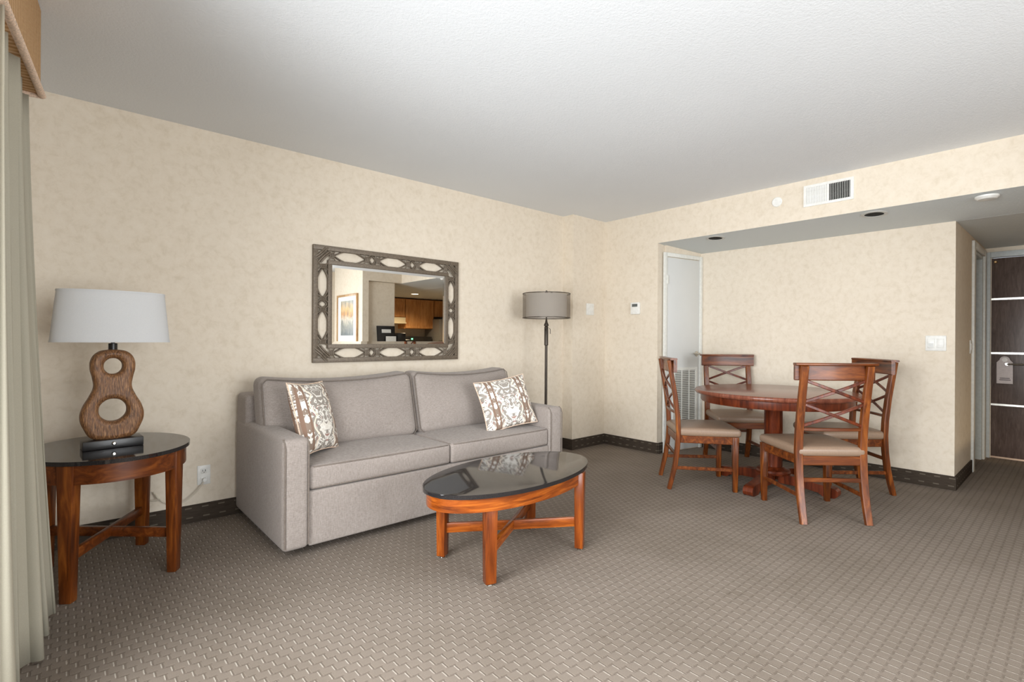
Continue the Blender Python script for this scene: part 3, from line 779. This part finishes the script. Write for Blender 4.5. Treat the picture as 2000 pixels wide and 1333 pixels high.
# openwork: pointed ovals, small diamonds, clasps
def vesica(L, H, n=10):
    pts = []
    for k in range(n): a = -1 + 2 * k / n; pts.append((L / 2 * a, H / 2 * (1 - abs(a) ** 2.0)))
    for k in range(n): a = 1 - 2 * k / n; pts.append((L / 2 * a, -H / 2 * (1 - abs(a) ** 2.0)))
    return pts
def ring_mesh(L, H, w, name):
    bm = bmesh.new()
    sweep(None, [(x, FD / 2 - 0.001, z) for x, z in vesica(L, H)], rect(w, 0.020, 0.003), None, None, True, (0, 1, 0), bm=bm)
    me = done(bm, name); me.materials.append(M_FRAME)
    me.polygons.foreach_set('use_smooth', [True] * len(me.polygons)); me.set_sharp_from_angle(angle=0.9)
    return me
oval_me = ring_mesh(0.245, 0.088, 0.010, 'oval_ring')
oval2_me = ring_mesh(0.225, 0.088, 0.010, 'oval_ring')
dia_me = ring_mesh(0.052, 0.056, 0.010, 'diamond_ring')
# clasp: three small bars wound across the band
bm = bmesh.new()
for q in (-0.012, 0.0, 0.012):
    ln = 0.044 if q == 0 else 0.034
    sweep(None, [(q, FD + 0.004 - 0.004 * math.cos(s), ln * s / 2.4) for s in (-1.2, -0.6, 0, 0.6, 1.2)], circ(0.0058, 6), None, None, False, (1, 0, 0), bm=bm)
for sz in (-1, 1):
    sweep(None, [(-0.026, FD + 0.006, sz * 0.038), (-0.01, FD, sz * 0.018), (0.01, FD, sz * 0.018), (0.026, FD + 0.006, sz * 0.038)], circ(0.005, 6), None, None, False, (0, 1, 0), bm=bm)
clasp_me = done(bm, 'clasp'); clasp_me.materials.append(M_FRAME)
bm = bmesh.new()
for q, ln in ((-0.022, 0.052), (-0.008, 0.066), (0.008, 0.066), (0.022, 0.052)):
    sweep(None, [(s * ln, FD - 0.003 + 0.006 * abs(s), q + 0.006 * s * s * (1 if q > 0 else -1)) for s in (-1, -0.5, 0, 0.5, 1)], circ(0.007, 6), None, None, False, (0, 1, 0), bm=bm)
corner_me = done(bm, 'corner_leaf'); corner_me.materials.append(M_FRAME)
def put(name, me, x, z, ang=0.0):
    o = link(name, me, None, mr); o.location = (x, 0, z); o.rotation_euler = (0, ang, 0); return o
zc = (OH - 0.034 + IH + 0.03) / 2; xc = (OW - 0.034 + IW + 0.03) / 2
for sz in (-1, 1):
    for x in (-0.352, 0.0, 0.352): put('oval_ring', oval_me, x, sz * zc)
    for x in (-0.176, 0.176):
        put('diamond_ring', dia_me, x, sz * zc)
        for dx in (-0.045, 0.045): put('clasp', clasp_me, x + dx, sz * zc)
    for sx in (-1, 1):
        put('clasp', clasp_me, sx * 0.492, sz * zc)
        put('corner_leaf', corner_me, sx * xc, sz * zc, sx * sz * PI / 4)
for sx in (-1, 1):
    for z in (-0.150, 0.150): put('oval_ring', oval2_me, sx * xc, z, PI / 2)
    put('diamond_ring', dia_me, sx * xc, 0.0, PI / 2)
    for z in (-0.04, 0.04, -0.272, 0.272): put('clasp', clasp_me, sx * xc, z, PI / 2)

# ------------------------------------------------------------------ oval tables
def ellipse(a, b, n=64): return [(a * math.cos(2 * PI * i / n), b * math.sin(2 * PI * i / n)) for i in range(n)]
def oval_table(name, label, loc, rz, a, b, top_t, H, apron_h, inset, legs, lw, mats, taper, str_z, str_h, casters=False, lrot=0.0):
    e = empty(name, loc, rz); tag(e, label, 'table')
    m_top, m_apr, m_leg = mats
    prism('table_top', ellipse(a, b), H - top_t, H, m_top, e, 0.005)
    # apron ring
    bm = bmesh.new(); n = 64; rings = []
    for (aa, bb), z in (((a - inset, b - inset), H - top_t), ((a - inset, b - inset), H - top_t - apron_h), ((a - inset - 0.022, b - inset - 0.022), H - top_t - apron_h), ((a - inset - 0.022, b - inset - 0.022), H - top_t)):
        rings.append([bm.verts.new((aa * math.cos(2 * PI * i / n), bb * math.sin(2 * PI * i / n), z)) for i in range(n)])
    for q in range(4):
        r0, r1 = rings[q], rings[(q + 1) % 4]
        for i in range(n): bm.faces.new((r0[i], r0[(i + 1) % n], r1[(i + 1) % n], r1[i]))
    link('apron', done(bm, 'apron'), m_apr, e, 35)
    lx, ly = legs
    z0 = 0.012 if casters else 0.0
    for sx in (-1, 1):
        for sy in (-1, 1):
            ph = math.atan2(sy * ly / b, sx * lx / a)
            # leg face follows the apron: tangent direction at that point
            tx, ty = -a * math.sin(ph), b * math.cos(ph); ang = math.atan2(ty, tx)
            LX, LY = sx * lx * math.cos(lrot) - sy * ly * math.sin(lrot), sx * lx * math.sin(lrot) + sy * ly * math.cos(lrot)
            bm = bmesh.new()
            zz = (z0, H - top_t - 0.002)
            wv = (lw * taper, lw)
            ca, sa = math.cos(ang), math.sin(ang)
            vs = []
            for z, w_ in zip(zz, wv):
                out = 0.0
                for qx, qy in ((-w_ / 2, -w_ * 0.42), (w_ / 2, -w_ * 0.42), (w_ / 2, w_ * 0.42), (-w_ / 2, w_ * 0.42)):
                    vs.append(bm.verts.new((LX + qx * ca - qy * sa, LY + qx * sa + qy * ca, z)))
            bm.faces.new(vs[:4][::-1]); bm.faces.new(vs[4:])
            for i in range(4): bm.faces.new((vs[i], vs[(i + 1) % 4], vs[4 + (i + 1) % 4], vs[4 + i]))
            bmesh.ops.bevel(bm, geom=list(bm.edges), offset=0.004, segments=2, affect='EDGES', profile=0.5)
            lg = link('leg', done(bm, 'leg'), m_leg, e, 35)
            if casters: lathe('glide', [(0.016, 0.0), (0.018, 0.004), (0.012, 0.013)], M_CHROME, lg, 14, loc=(LX, LY, 0))
    # crossed stretchers
    for s in (-1, 1):
        d = Matrix.Rotation(lrot, 3, 'Z') @ Vector((lx, s * ly, 0)); L = d.length - 0.02; d.normalize(); nn = Vector((-d.y, d.x, 0)) * 0.011
        bm = bmesh.new()
        zz0, zz1 = str_z - str_h / 2, str_z + str_h / 2
        if s > 0: zz0 += 0.0
        P = [d * -L - nn, d * L - nn, d * L + nn, d * -L + nn]
        dz = 0.0008 * s
        lo = [bm.verts.new((p.x, p.y, zz0 + dz)) for p in P]; up = [bm.verts.new((p.x, p.y, zz1 + dz)) for p in P]
        bm.faces.new(lo[::-1]); bm.faces.new(up)
        for i in range(4): bm.faces.new((lo[i], lo[(i + 1) % 4], up[(i + 1) % 4], up[i]))
        bmesh.ops.bevel(bm, geom=list(bm.edges), offset=0.002, segments=2, affect='EDGES', profile=0.5)
        link('stretcher', done(bm, 'stretcher'), m_apr, e, 35)
    return e
oval_table('coffee_table', 'oval coffee table with black stone top in front of the sofa', (1.80, 2.02, 0), 0.10, 0.553, 0.295, 0.020, 0.445, 0.066, 0.018, (0.312, 0.198), 0.062, (M_GRANITE, M_COFFEEX, M_COFFEE), 0.86, 0.155, 0.05, True, -0.11)
oval_table('end_table', 'tall oval end table with black top under the wooden lamp', (0.175, 3.165, 0), 0.16, 0.325, 0.372, 0.018, 0.610, 0.085, 0.016, (0.197, 0.247), 0.066, (M_GRANITE, M_CHERRYX, M_CHERRY), 0.72, 0.19, 0.045)

# ------------------------------------------------------------------ table lamp
tl = empty('table_lamp', (0.180, 3.125, 0.6105), 0.06); tag(tl, 'table lamp with hewn wooden figure-eight body and white oval shade', 'lamp')
lb = box('lamp_base', -0.116, 0.116, -0.055, 0.055, 0.0, 0.042, M_BLACK, tl, 0.003)
sk = lathe('switch_knob', [(0.009, 0), (0.009, 0.006), (0.005, 0.010)], M_CHROME, lb, 14); sk.location = (0.0, -0.055, 0.024); sk.rotation_euler = (PI / 2, 0, 0)
cv = bpy.data.curves.new('lamp_body', 'CURVE'); cv.dimensions = '2D'; cv.fill_mode = 'BOTH'
def cspline(pts):
    s = cv.splines.new('BEZIER'); s.bezier_points.add(len(pts) - 1); s.use_cyclic_u = True; s.resolution_u = 10
    for bp_, p in zip(s.bezier_points, pts):
        bp_.co = (p[0], p[1], 0); bp_.handle_left_type = bp_.handle_right_type = 'AUTO'
half = [(0.045, 0.0), (0.082, 0.012), (0.105, 0.050), (0.121, 0.105), (0.112, 0.155), (0.088, 0.205), (0.072, 0.250), (0.076, 0.295), (0.085, 0.340), (0.080, 0.385), (0.058, 0.415), (0.025, 0.426)]
cspline(half + [(-x, z) for x, z in half[::-1]])
cspline([(0.056 * math.cos(a), 0.138 + 0.056 * math.sin(a)) for a in [k * PI / 4 for k in range(8)]])
cspline([(0.038 * math.cos(a), 0.350 + 0.040 * math.sin(a)) for a in [k * PI / 4 for k in range(8)]])
cv.extrude = 0.012; cv.bevel_depth = 0.024; cv.bevel_resolution = 5; cv.offset = -0.022
tmp = bpy.data.objects.new('tmp_curve', cv); COL.objects.link(tmp)
dg = bpy.context.evaluated_depsgraph_get(); dg.update()
me = bpy.data.meshes.new_from_object(tmp.evaluated_get(dg)); me.name = 'lamp_body'
bpy.data.objects.remove(tmp)
me.transform(Matrix.Rotation(PI / 2, 4, 'X')); me.materials.clear()
body = link('lamp_body', me, M_LAMPWOOD, tl, 50); body.location = (0, 0, 0.041)
lathe('lamp_neck', [(0.018, 0.452), (0.018, 0.500), (0.008, 0.502), (0.008, 0.60)], M_BLACK, tl, 20)
# oval shade: open shell with thickness, trim bands
def shade(name, a0, b0, a1, b1, z0, z1, th, mat, parent, n=56):
    bm = bmesh.new(); rings = []
    for (aa, bb, z) in ((a0, b0, z0), (a1, b1, z1), (a1 - th, b1 - th, z1), (a0 - th, b0 - th, z0)):
        rings.append([bm.verts.new((aa * math.copysign(abs(math.cos(2 * PI * i / n)) ** 0.9, math.cos(2 * PI * i / n)), bb * math.sin(2 * PI * i / n), z)) for i in range(n)])
    for q in range(4):
        r0, r1 = rings[q], rings[(q + 1) % 4]
        for i in range(n): bm.faces.new((r0[i], r0[(i + 1) % n], r1[(i + 1) % n], r1[i]))
    return link(name, done(bm, name), mat, parent, 40)
sh = shade('lamp_shade', 0.231, 0.138, 0.208, 0.118, 0.508, 0.748, 0.003, M_SHADE, tl)
shade('shade_trim', 0.2325, 0.1395, 0.2315, 0.1385, 0.506, 0.514, 0.005, M_SHADE, sh); shade('shade_trim', 0.2105, 0.1205, 0.2095, 0.1195, 0.742, 0.750, 0.005, M_SHADE, sh)
bulb = lathe('bulb', [(0.012, 0.60), (0.02, 0.62), (0.03, 0.66), (0.026, 0.69), (0.0, 0.705)], M_WHITE, tl, 16, cap=False)
# cord: from lamp base over the back of the table to the outlet
W = tl.matrix_world if False else (Matrix.Translation((0.180, 3.125, 0.6105)) @ Matrix.Rotation(0.06, 4, 'Z')).inverted()
pathw = [(0.20, 3.19, 0.620), (0.22, 3.40, 0.617), (0.27, 3.555, 0.610), (0.30, 3.60, 0.50), (0.34, 3.60, 0.30), (0.37, 3.61, 0.20), (0.42, 3.60, 0.185), (0.40, 3.62, 0.23), (0.45, 3.61, 0.16), (0.54, 3.60, 0.145), (0.61, 3.61, 0.19), (0.655, 3.615, 0.245)]
def smooth_path(P, sub=5):
    out = []
    for i in range(len(P) - 1):
        p0, p1, p2, p3 = [Vector(P[max(0, min(len(P) - 1, i + k))]) for k in (-1, 0, 1, 2)]
        for s in range(sub):
            t = s / sub
            out.append(0.5 * ((2 * p1) + (-p0 + p2) * t + (2 * p0 - 5 * p1 + 4 * p2 - p3) * t * t + (-p0 + 3 * p1 - 3 * p2 + p3) * t ** 3))
    out.append(Vector(P[-1])); return out
cd = tube('power_cord', [W @ p for p in smooth_path(pathw)], 0.003, plain('clear_cord', srgb(214, 204, 186), 0.4), tl, 6)
pg = [W @ Vector((0.661, y, 0.257)) for y in (3.639, 3.622, 3.612)]
tube('plug', pg, 0.011, M_WHITE, cd, 8)

# ------------------------------------------------------------------ floor lamp
fl = empty('floor_lamp', (3.345, 3.30, 0)); tag(fl, 'bronze floor lamp with sheer drum shade behind the sofa end', 'lamp')
lathe('lamp_base', [(0.145, 0.0), (0.145, 0.012), (0.13, 0.022), (0.03, 0.034), (0.02, 0.05)], M_BRONZE, fl, 36)
lathe('pole', [(0.0125, 0.045), (0.0125, 1.10)], M_BRONZE, fl, 16)
lathe('pole_sleeve', [(0.0125, 1.085), (0.0185, 1.09), (0.0185, 1.255), (0.014, 1.262), (0.022, 1.27), (0.022, 1.278), (0.012, 1.30), (0.006, 1.335)], M_BRONZE, fl, 18)
for s in (-1, 1): tube('pull_chain', [(s * 0.022, -0.02, 1.245), (s * 0.032, -0.02, 1.235), (s * 0.032, -0.02, 1.195)], 0.003, M_BRONZE, fl, 6)
lathe('shade_rod', [(0.006, 1.33), (0.006, 1.572), (0.014, 1.575), (0.014, 1.583), (0.006, 1.595)], M_BRONZE, fl, 12)
shade('inner_shade', 0.185, 0.185, 0.185, 0.185, 1.345, 1.558, 0.003, M_INNER, fl)
osh = shade('outer_shade', 0.216, 0.216, 0.216, 0.216, 1.338, 1.566, 0.002, M_SHEER, fl)
for z in (1.338, 1.560): shade('shade_hoop', 0.218, 0.218, 0.218, 0.218, z, z + 0.007, 0.005, M_BRONZE, osh)
for a in (0, 2 * PI / 3, 4 * PI / 3): tube('shade_spoke', [(0, 0, 1.562), (0.1 * math.cos(a), 0.1 * math.sin(a), 1.562), (0.215 * math.cos(a), 0.215 * math.sin(a), 1.562)], 0.003, M_BRONZE, fl, 6)

# ------------------------------------------------------------------ dining table
dt = empty('dining_table', (4.215, 1.63, 0)); tag(dt, 'round reddish wood pedestal dining table in the alcove', 'table')
R = 0.588
lathe('table_top', [(0.001, 0.712), (R - 0.03, 0.712), (R - 0.008, 0.718), (R, 0.728), (R, 0.740), (R - 0.006, 0.748), (R - 0.014, 0.75), (0.001, 0.75)], M_TABLETOP, dt, 72, cap=False, smooth=50)
lathe('apron', [(R - 0.075, 0.655), (R - 0.052, 0.655), (R - 0.048, 0.665), (R - 0.048, 0.712), (R - 0.075, 0.712), (R - 0.075, 0.655)], M_MAHOG, dt, 72, cap=False, smooth=50)
lathe('column', [(0.066, 0.12), (0.066, 0.60), (0.080, 0.63), (0.12, 0.665), (0.12, 0.712)], M_MAHOG, dt, 36)
lathe('column_ring', [(0.070, 0.10), (0.120, 0.10), (0.125, 0.115), (0.118, 0.13), (0.090, 0.138), (0.078, 0.150), (0.066, 0.155)], M_MAHOG, dt, 36)
for k in range(4):
    a = k * PI / 2
    ca, sa = math.cos(a), math.sin(a)
    # curved foot: block arm ending in a scroll
    prof = [(0.05, 0.035), (0.22, 0.035), (0.33, 0.022), (0.36, 0.0), (0.43, 0.0)] + [(0.425 + 0.036 * math.cos(t), 0.036 + 0.036 * math.sin(t)) for t in [-PI / 2 + q * PI / 6 for q in range(1, 7)]] + [(0.39, 0.078), (0.33, 0.083), (0.20, 0.105), (0.05, 0.105)]
    bm = bmesh.new(); w_ = 0.035
    A = [bm.verts.new((r * ca - w_ * sa, r * sa + w_ * ca, z)) for r, z in prof]; Bv = [bm.verts.new((r * ca + w_ * sa, r * sa - w_ * ca, z)) for r, z in prof]
    bm.faces.new(A); bm.faces.new(Bv[::-1])
    for i in range(len(prof)): bm.faces.new((A[i], A[(i + 1) % len(prof)], Bv[(i + 1) % len(prof)], Bv[i]))
    link('foot', done(bm, 'foot'), M_MAHOG, dt, 30)

# ------------------------------------------------------------------ dining chairs (local +y = front)
def make_chair():
    e = empty('dining_chair')
    def post_path(s):
        x = s * 0.200
        return [(x, -0.272, 0.0), (x, -0.252, 0.08), (x, -0.228, 0.19), (x, -0.212, 0.32), (x, -0.206, 0.44), (x, -0.212, 0.56), (x, -0.232, 0.72), (x, -0.258, 0.87), (x, -0.278, 0.988)]
    for s in (-1, 1):
        sweep('back_leg', post_path(s), rect(0.034, 0.046, 0.005), M_CHERRY, e, up=(1, 0, 0), smooth=30, scales=[0.86, 0.92, 0.98, 1, 1, 1, 0.97, 0.93, 0.9])
    for s in (-1, 1):
        bm = bmesh.new(); vs = []
        for z, w_ in ((0.0, 0.032), (0.415, 0.046)):
            for qx, qy in ((-w_ / 2, -w_ / 2), (w_ / 2, -w_ / 2), (w_ / 2, w_ / 2), (-w_ / 2, w_ / 2)): vs.append(bm.verts.new((s * 0.222 + qx, 0.205 + qy, z)))
        bm.faces.new(vs[:4][::-1]); bm.faces.new(vs[4:])
        for i in range(4): bm.faces.new((vs[i], vs[(i + 1) % 4], vs[4 + (i + 1) % 4], vs[4 + i]))
        bmesh.ops.bevel(bm, geom=list(bm.edges), offset=0.004, segments=2, affect='EDGES', profile=0.5)
        fl_ = link('front_leg', done(bm, 'front_leg'), M_CHERRY, e, 35)
        for dx in (-0.008, 0.008):      # reeding on the outer and front faces
            sweep('reed', [(s * 0.222 + dx * 0.75, 0.205 + 0.0165, 0.01), (s * 0.222 + dx, 0.205 + 0.0235, 0.40)], circ(0.0032, 6), M_CHERRY, fl_, up=(0, 1, 0))
    # seat rails
    bm = bmesh.new()
    for (p, q) in (((-0.19, -0.205), (-0.222, 0.19)), ((0.19, -0.205), (0.222, 0.19)), ((-0.21, 0.215), (0.21, 0.215)), ((-0.185, -0.208), (0.185, -0.208))):
        sweep(None, [(p[0], p[1], 0.385), (q[0], q[1], 0.385)], rect(0.024, 0.058, 0.004), None, None, False, (0, 0, 1), bm=bm)
    link('seat_rail', done(bm, 'seat_rail'), M_CHERRYX, e, 30)
    def seat_fn(p, un):
        p = Vector(p); t = (un[1] + 1) / 2
        p.x *= 0.88 + 0.12 * t
        return p
    rounded('seat', 0, 0.012, 0.442, 0.490, 0.475, 0.058, 0.024, M_LEATHER, e, (0.0, 0.0, 0.022), 9, seat_fn)
    # stretchers
    for s in (-1, 1): sweep('stretcher', [(s * 0.200, -0.235, 0.165), (s * 0.222, 0.205, 0.165)], rect(0.016, 0.026, 0.003), M_CHERRYX, e, smooth=30)
    sweep('stretcher', [(-0.2, -0.222, 0.265), (0.2, -0.222, 0.265)], rect(0.016, 0.026, 0.003), M_CHERRYX, e, smooth=30)
    # top rail: curved board wider than the posts, with a lip
    pts = [(-0.245 + 0.49 * k / 12, -0.238 - 0.020 * (1 - ((k - 6) / 6) ** 2), 0.945) for k in range(13)]
    tr = sweep('top_rail', pts, rect(0.026, 0.098, 0.006), M_CHERRYX, e, smooth=30)
    sweep('rail_lip', [(p[0] * 1.015, p[1] - 0.012, 0.998) for p in pts], rect(0.056, 0.016, 0.005), M_CHERRYX, tr, smooth=30)
    # back lattice: two stacked crosses above a lower rail
    def yat(z): return -0.212 - (z - 0.56) * 0.135
    def bow(x): return -0.016 * (1 - (x / 0.2) ** 2)
    sweep('lower_rail', [(x, yat(0.585) + bow(x), 0.585) for x in [-0.19 + 0.38 * k / 8 for k in range(9)]], rect(0.020, 0.020, 0.004), M_CHERRYX, e, smooth=30)
    for za, zb in ((0.605, 0.745), (0.760, 0.895)):
        for s in (-1, 1):
            sweep('cross_bar', [(x, yat(za + (zb - za) * t) + bow(x) + 0.002 * s, za + (zb - za) * t) for t, x in [(k / 8, s * (-0.186 + 0.372 * k / 8)) for k in range(9)]], rect(0.013, 0.019, 0.003), M_MAHOG, e, smooth=30)
    return e
ch = make_chair()
def aim(o, x, y, dx, dy, label):
    o.location = (x, y, 0); o.rotation_euler = (0, 0, math.atan2(dy, dx) - PI / 2)
    return tag(o, label, 'chair', 'dining chairs round the table')
aim(ch, 3.822, 2.040, 0.66, -0.75, 'wooden cross-back dining chair left of the table, nearest the thermostat')
aim(copy_tree(ch), 3.785, 1.215, 0.68, 0.73, 'wooden cross-back dining chair in front of the table, seen from behind')
aim(copy_tree(ch), 4.70, 2.15, -0.72, -0.69, 'wooden cross-back dining chair behind the table beside the louvred closet door')
aim(copy_tree(ch), 4.575, 1.27, -0.70, 0.71, 'wooden cross-back dining chair right of the table, nearest the hall')

# ------------------------------------------------------------------ kitchen and picture, seen in the mirror
pc = empty('framed_picture', (3.74, -1.33, 1.47)); tag(pc, 'framed print with white mat, seen in the mirror', 'picture')
multi_box('picture_frame', [(-0.03, 0, -0.42, -0.385, -0.46, 0.44), (-0.03, 0, 0.385, 0.42, -0.46, 0.44), (-0.03, 0, -0.385, 0.385, 0.405, 0.44), (-0.03, 0, -0.385, 0.385, -0.46, -0.425)], M_OAK, pc, 0.003)
box('mat_board', -0.016, -0.002, -0.385, 0.385, -0.425, 0.405, M_MAT, pc)
box('art_print', -0.018, -0.0155, -0.26, 0.26, -0.28, 0.33, M_ART, pc)
bc_ = empty('bar_counter', (4.93, -0.76, 1.03)); tag(bc_, 'cream bar counter of the kitchen, seen in the mirror', 'counter')
box('counter_top', -1.075, 1.07, -0.24, 0.24, 0.0, 0.04, M_COUNTER, bc_, 0.004)
sg = empty('counter_sign', (4.14, -0.66, 1.07)); sg.rotation_euler = (0, 0, 0); tag(sg, 'dark board sign with pale cards on the bar, seen in the mirror', 'sign')
RX = Matrix.Rotation(0.12, 4, 'X')
box('sign_board', -0.17, 0.17, -0.012, 0.0, 0.003, 0.29, M_BLACK, sg, 0.002, mtx=RX)
box('sign_card', -0.08, 0.09, 0.0, 0.002, 0.17, 0.23, M_WHITE, sg, mtx=RX); box('sign_card', -0.03, 0.16, 0.03, 0.034, 0.0, 0.11, M_WHITE, sg)
cm = empty('coffee_maker', (4.50, -0.84, 1.07)); tag(cm, 'black coffee maker at the kitchen bar, seen in the mirror', 'coffee maker')
box('machine_body', -0.10, 0.06, -0.09, 0.09, 0.0, 0.17, M_BLACK, cm, 0.01); box('brew_head', -0.08, 0.16, -0.08, 0.08, 0.0, 0.05, M_BLACK, cm, 0.01)
# wall cabinets
def cabinet(x0, x1, z0, z1, doors, label):
    c = empty('wall_cabinet', ((x0 + x1) / 2, -3.13, z0)); tag(c, label, 'cabinet', 'maple wall cabinets')
    hw3 = (x1 - x0) / 2
    box('cabinet_body', -hw3, hw3, -0.16, 0.155, 0, z1 - z0, M_MAPLE, c)
    for k in range(doors):
        a = -hw3 + 0.006 + (2 * hw3 - 0.012) * k / doors; b = -hw3 + 0.006 + (2 * hw3 - 0.012) * (k + 1) / doors - 0.006
        dd = box('cabinet_door', a, b, 0.156, 0.176, 0.012, z1 - z0 - 0.012, M_MAPLE, c, 0.004)
        multi_box('door_stile', [(a, a + 0.05, 0.176, 0.182, 0.012, z1 - z0 - 0.012), (b - 0.05, b, 0.176, 0.182, 0.012, z1 - z0 - 0.012), (a + 0.05, b - 0.05, 0.176, 0.182, z1 - z0 - 0.062, z1 - z0 - 0.012), (a + 0.05, b - 0.05, 0.176, 0.182, 0.012, 0.062)], M_MAPLE, dd)
    return c
cabinet(5.00, 5.795, 1.62, 2.05, 2, 'short maple wall cabinet over the range hood, seen in the mirror')
cabinet(5.80, 6.56, 1.37, 2.05, 2, 'tall maple wall cabinet beside the range hood, seen in the mirror')
cabinet(6.565, XE - 0.01, 1.66, 2.05, 1, 'short maple wall cabinet over the fridge, seen in the mirror')
rh = empty('range_hood', (5.40, -3.10, 1.48)); tag(rh, 'cream range hood under the cabinet, seen in the mirror', 'range hood')
box('hood_body', -0.38, 0.38, -0.19, 0.20, 0.03, 0.138, M_CREAM, rh, 0.006); box('hood_lip', -0.385, 0.385, -0.19, 0.23, 0.0, 0.03, M_CREAM, rh, 0.004)
bcab = empty('base_cabinet', (5.75, -3.0, 0)); tag(bcab, 'kitchen base cabinets with counter, seen in the mirror', 'cabinet')
box('cabinet_body', -0.78, 0.74, -0.29, 0.28, 0.0, 0.88, M_MAPLE, bcab); box('counter_top', -0.79, 0.75, -0.295, 0.30, 0.88, 0.92, M_COUNTER, bcab, 0.004)
mw = empty('toaster_oven', (6.05, -3.05, 0.92)); tag(mw, 'long black appliance with green clock on the kitchen counter, seen in the mirror', 'appliance')
box('appliance_body', -0.42, 0.42, -0.16, 0.16, 0.0, 0.27, M_BLACK, mw, 0.01); box('clock_display', -0.13, -0.09, 0.16, 0.163, 0.20, 0.23, M_GREENLED, mw)
fr_ = empty('fridge', (6.69, -2.97, 0)); tag(fr_, 'grey fridge at the end of the kitchen, seen in the mirror', 'fridge')
box('fridge_body', -0.165, 0.165, -0.32, 0.27, 0.0, 1.60, M_STEEL, fr_, 0.006); box('freezer_door', -0.165, 0.165, 0.272, 0.31, 1.10, 1.60, M_STEEL, fr_, 0.006); box('fridge_door', -0.165, 0.165, 0.272, 0.31, 0.03, 1.09, M_STEEL, fr_, 0.006)
kl = empty('kitchen_downlight', (5.45, -1.95, ZH)); tag(kl, 'lit round downlight in the kitchen ceiling, seen in the mirror', 'downlight')
lathe('trim_ring', [(0.075, -0.001), (0.075, -0.006), (0.1, -0.004), (0.1, 0.0)], M_WHITE, kl, 28, cap=False)
lathe('lens', [(0.001, -0.003), (0.076, -0.003)], M_KLIGHT, kl, 28, cap=False)
ld = bpy.data.lights.new('kitchen_lamp', 'SPOT'); ld.energy = 90; ld.color = (1.0, 0.78, 0.5); ld.spot_size = 2.7; ld.spot_blend = 0.6; ld.shadow_soft_size = 0.07
lo = bpy.data.objects.new('kitchen_lamp', ld); COL.objects.link(lo); lo.parent = kl; lo.location = (0, 0, -0.03)
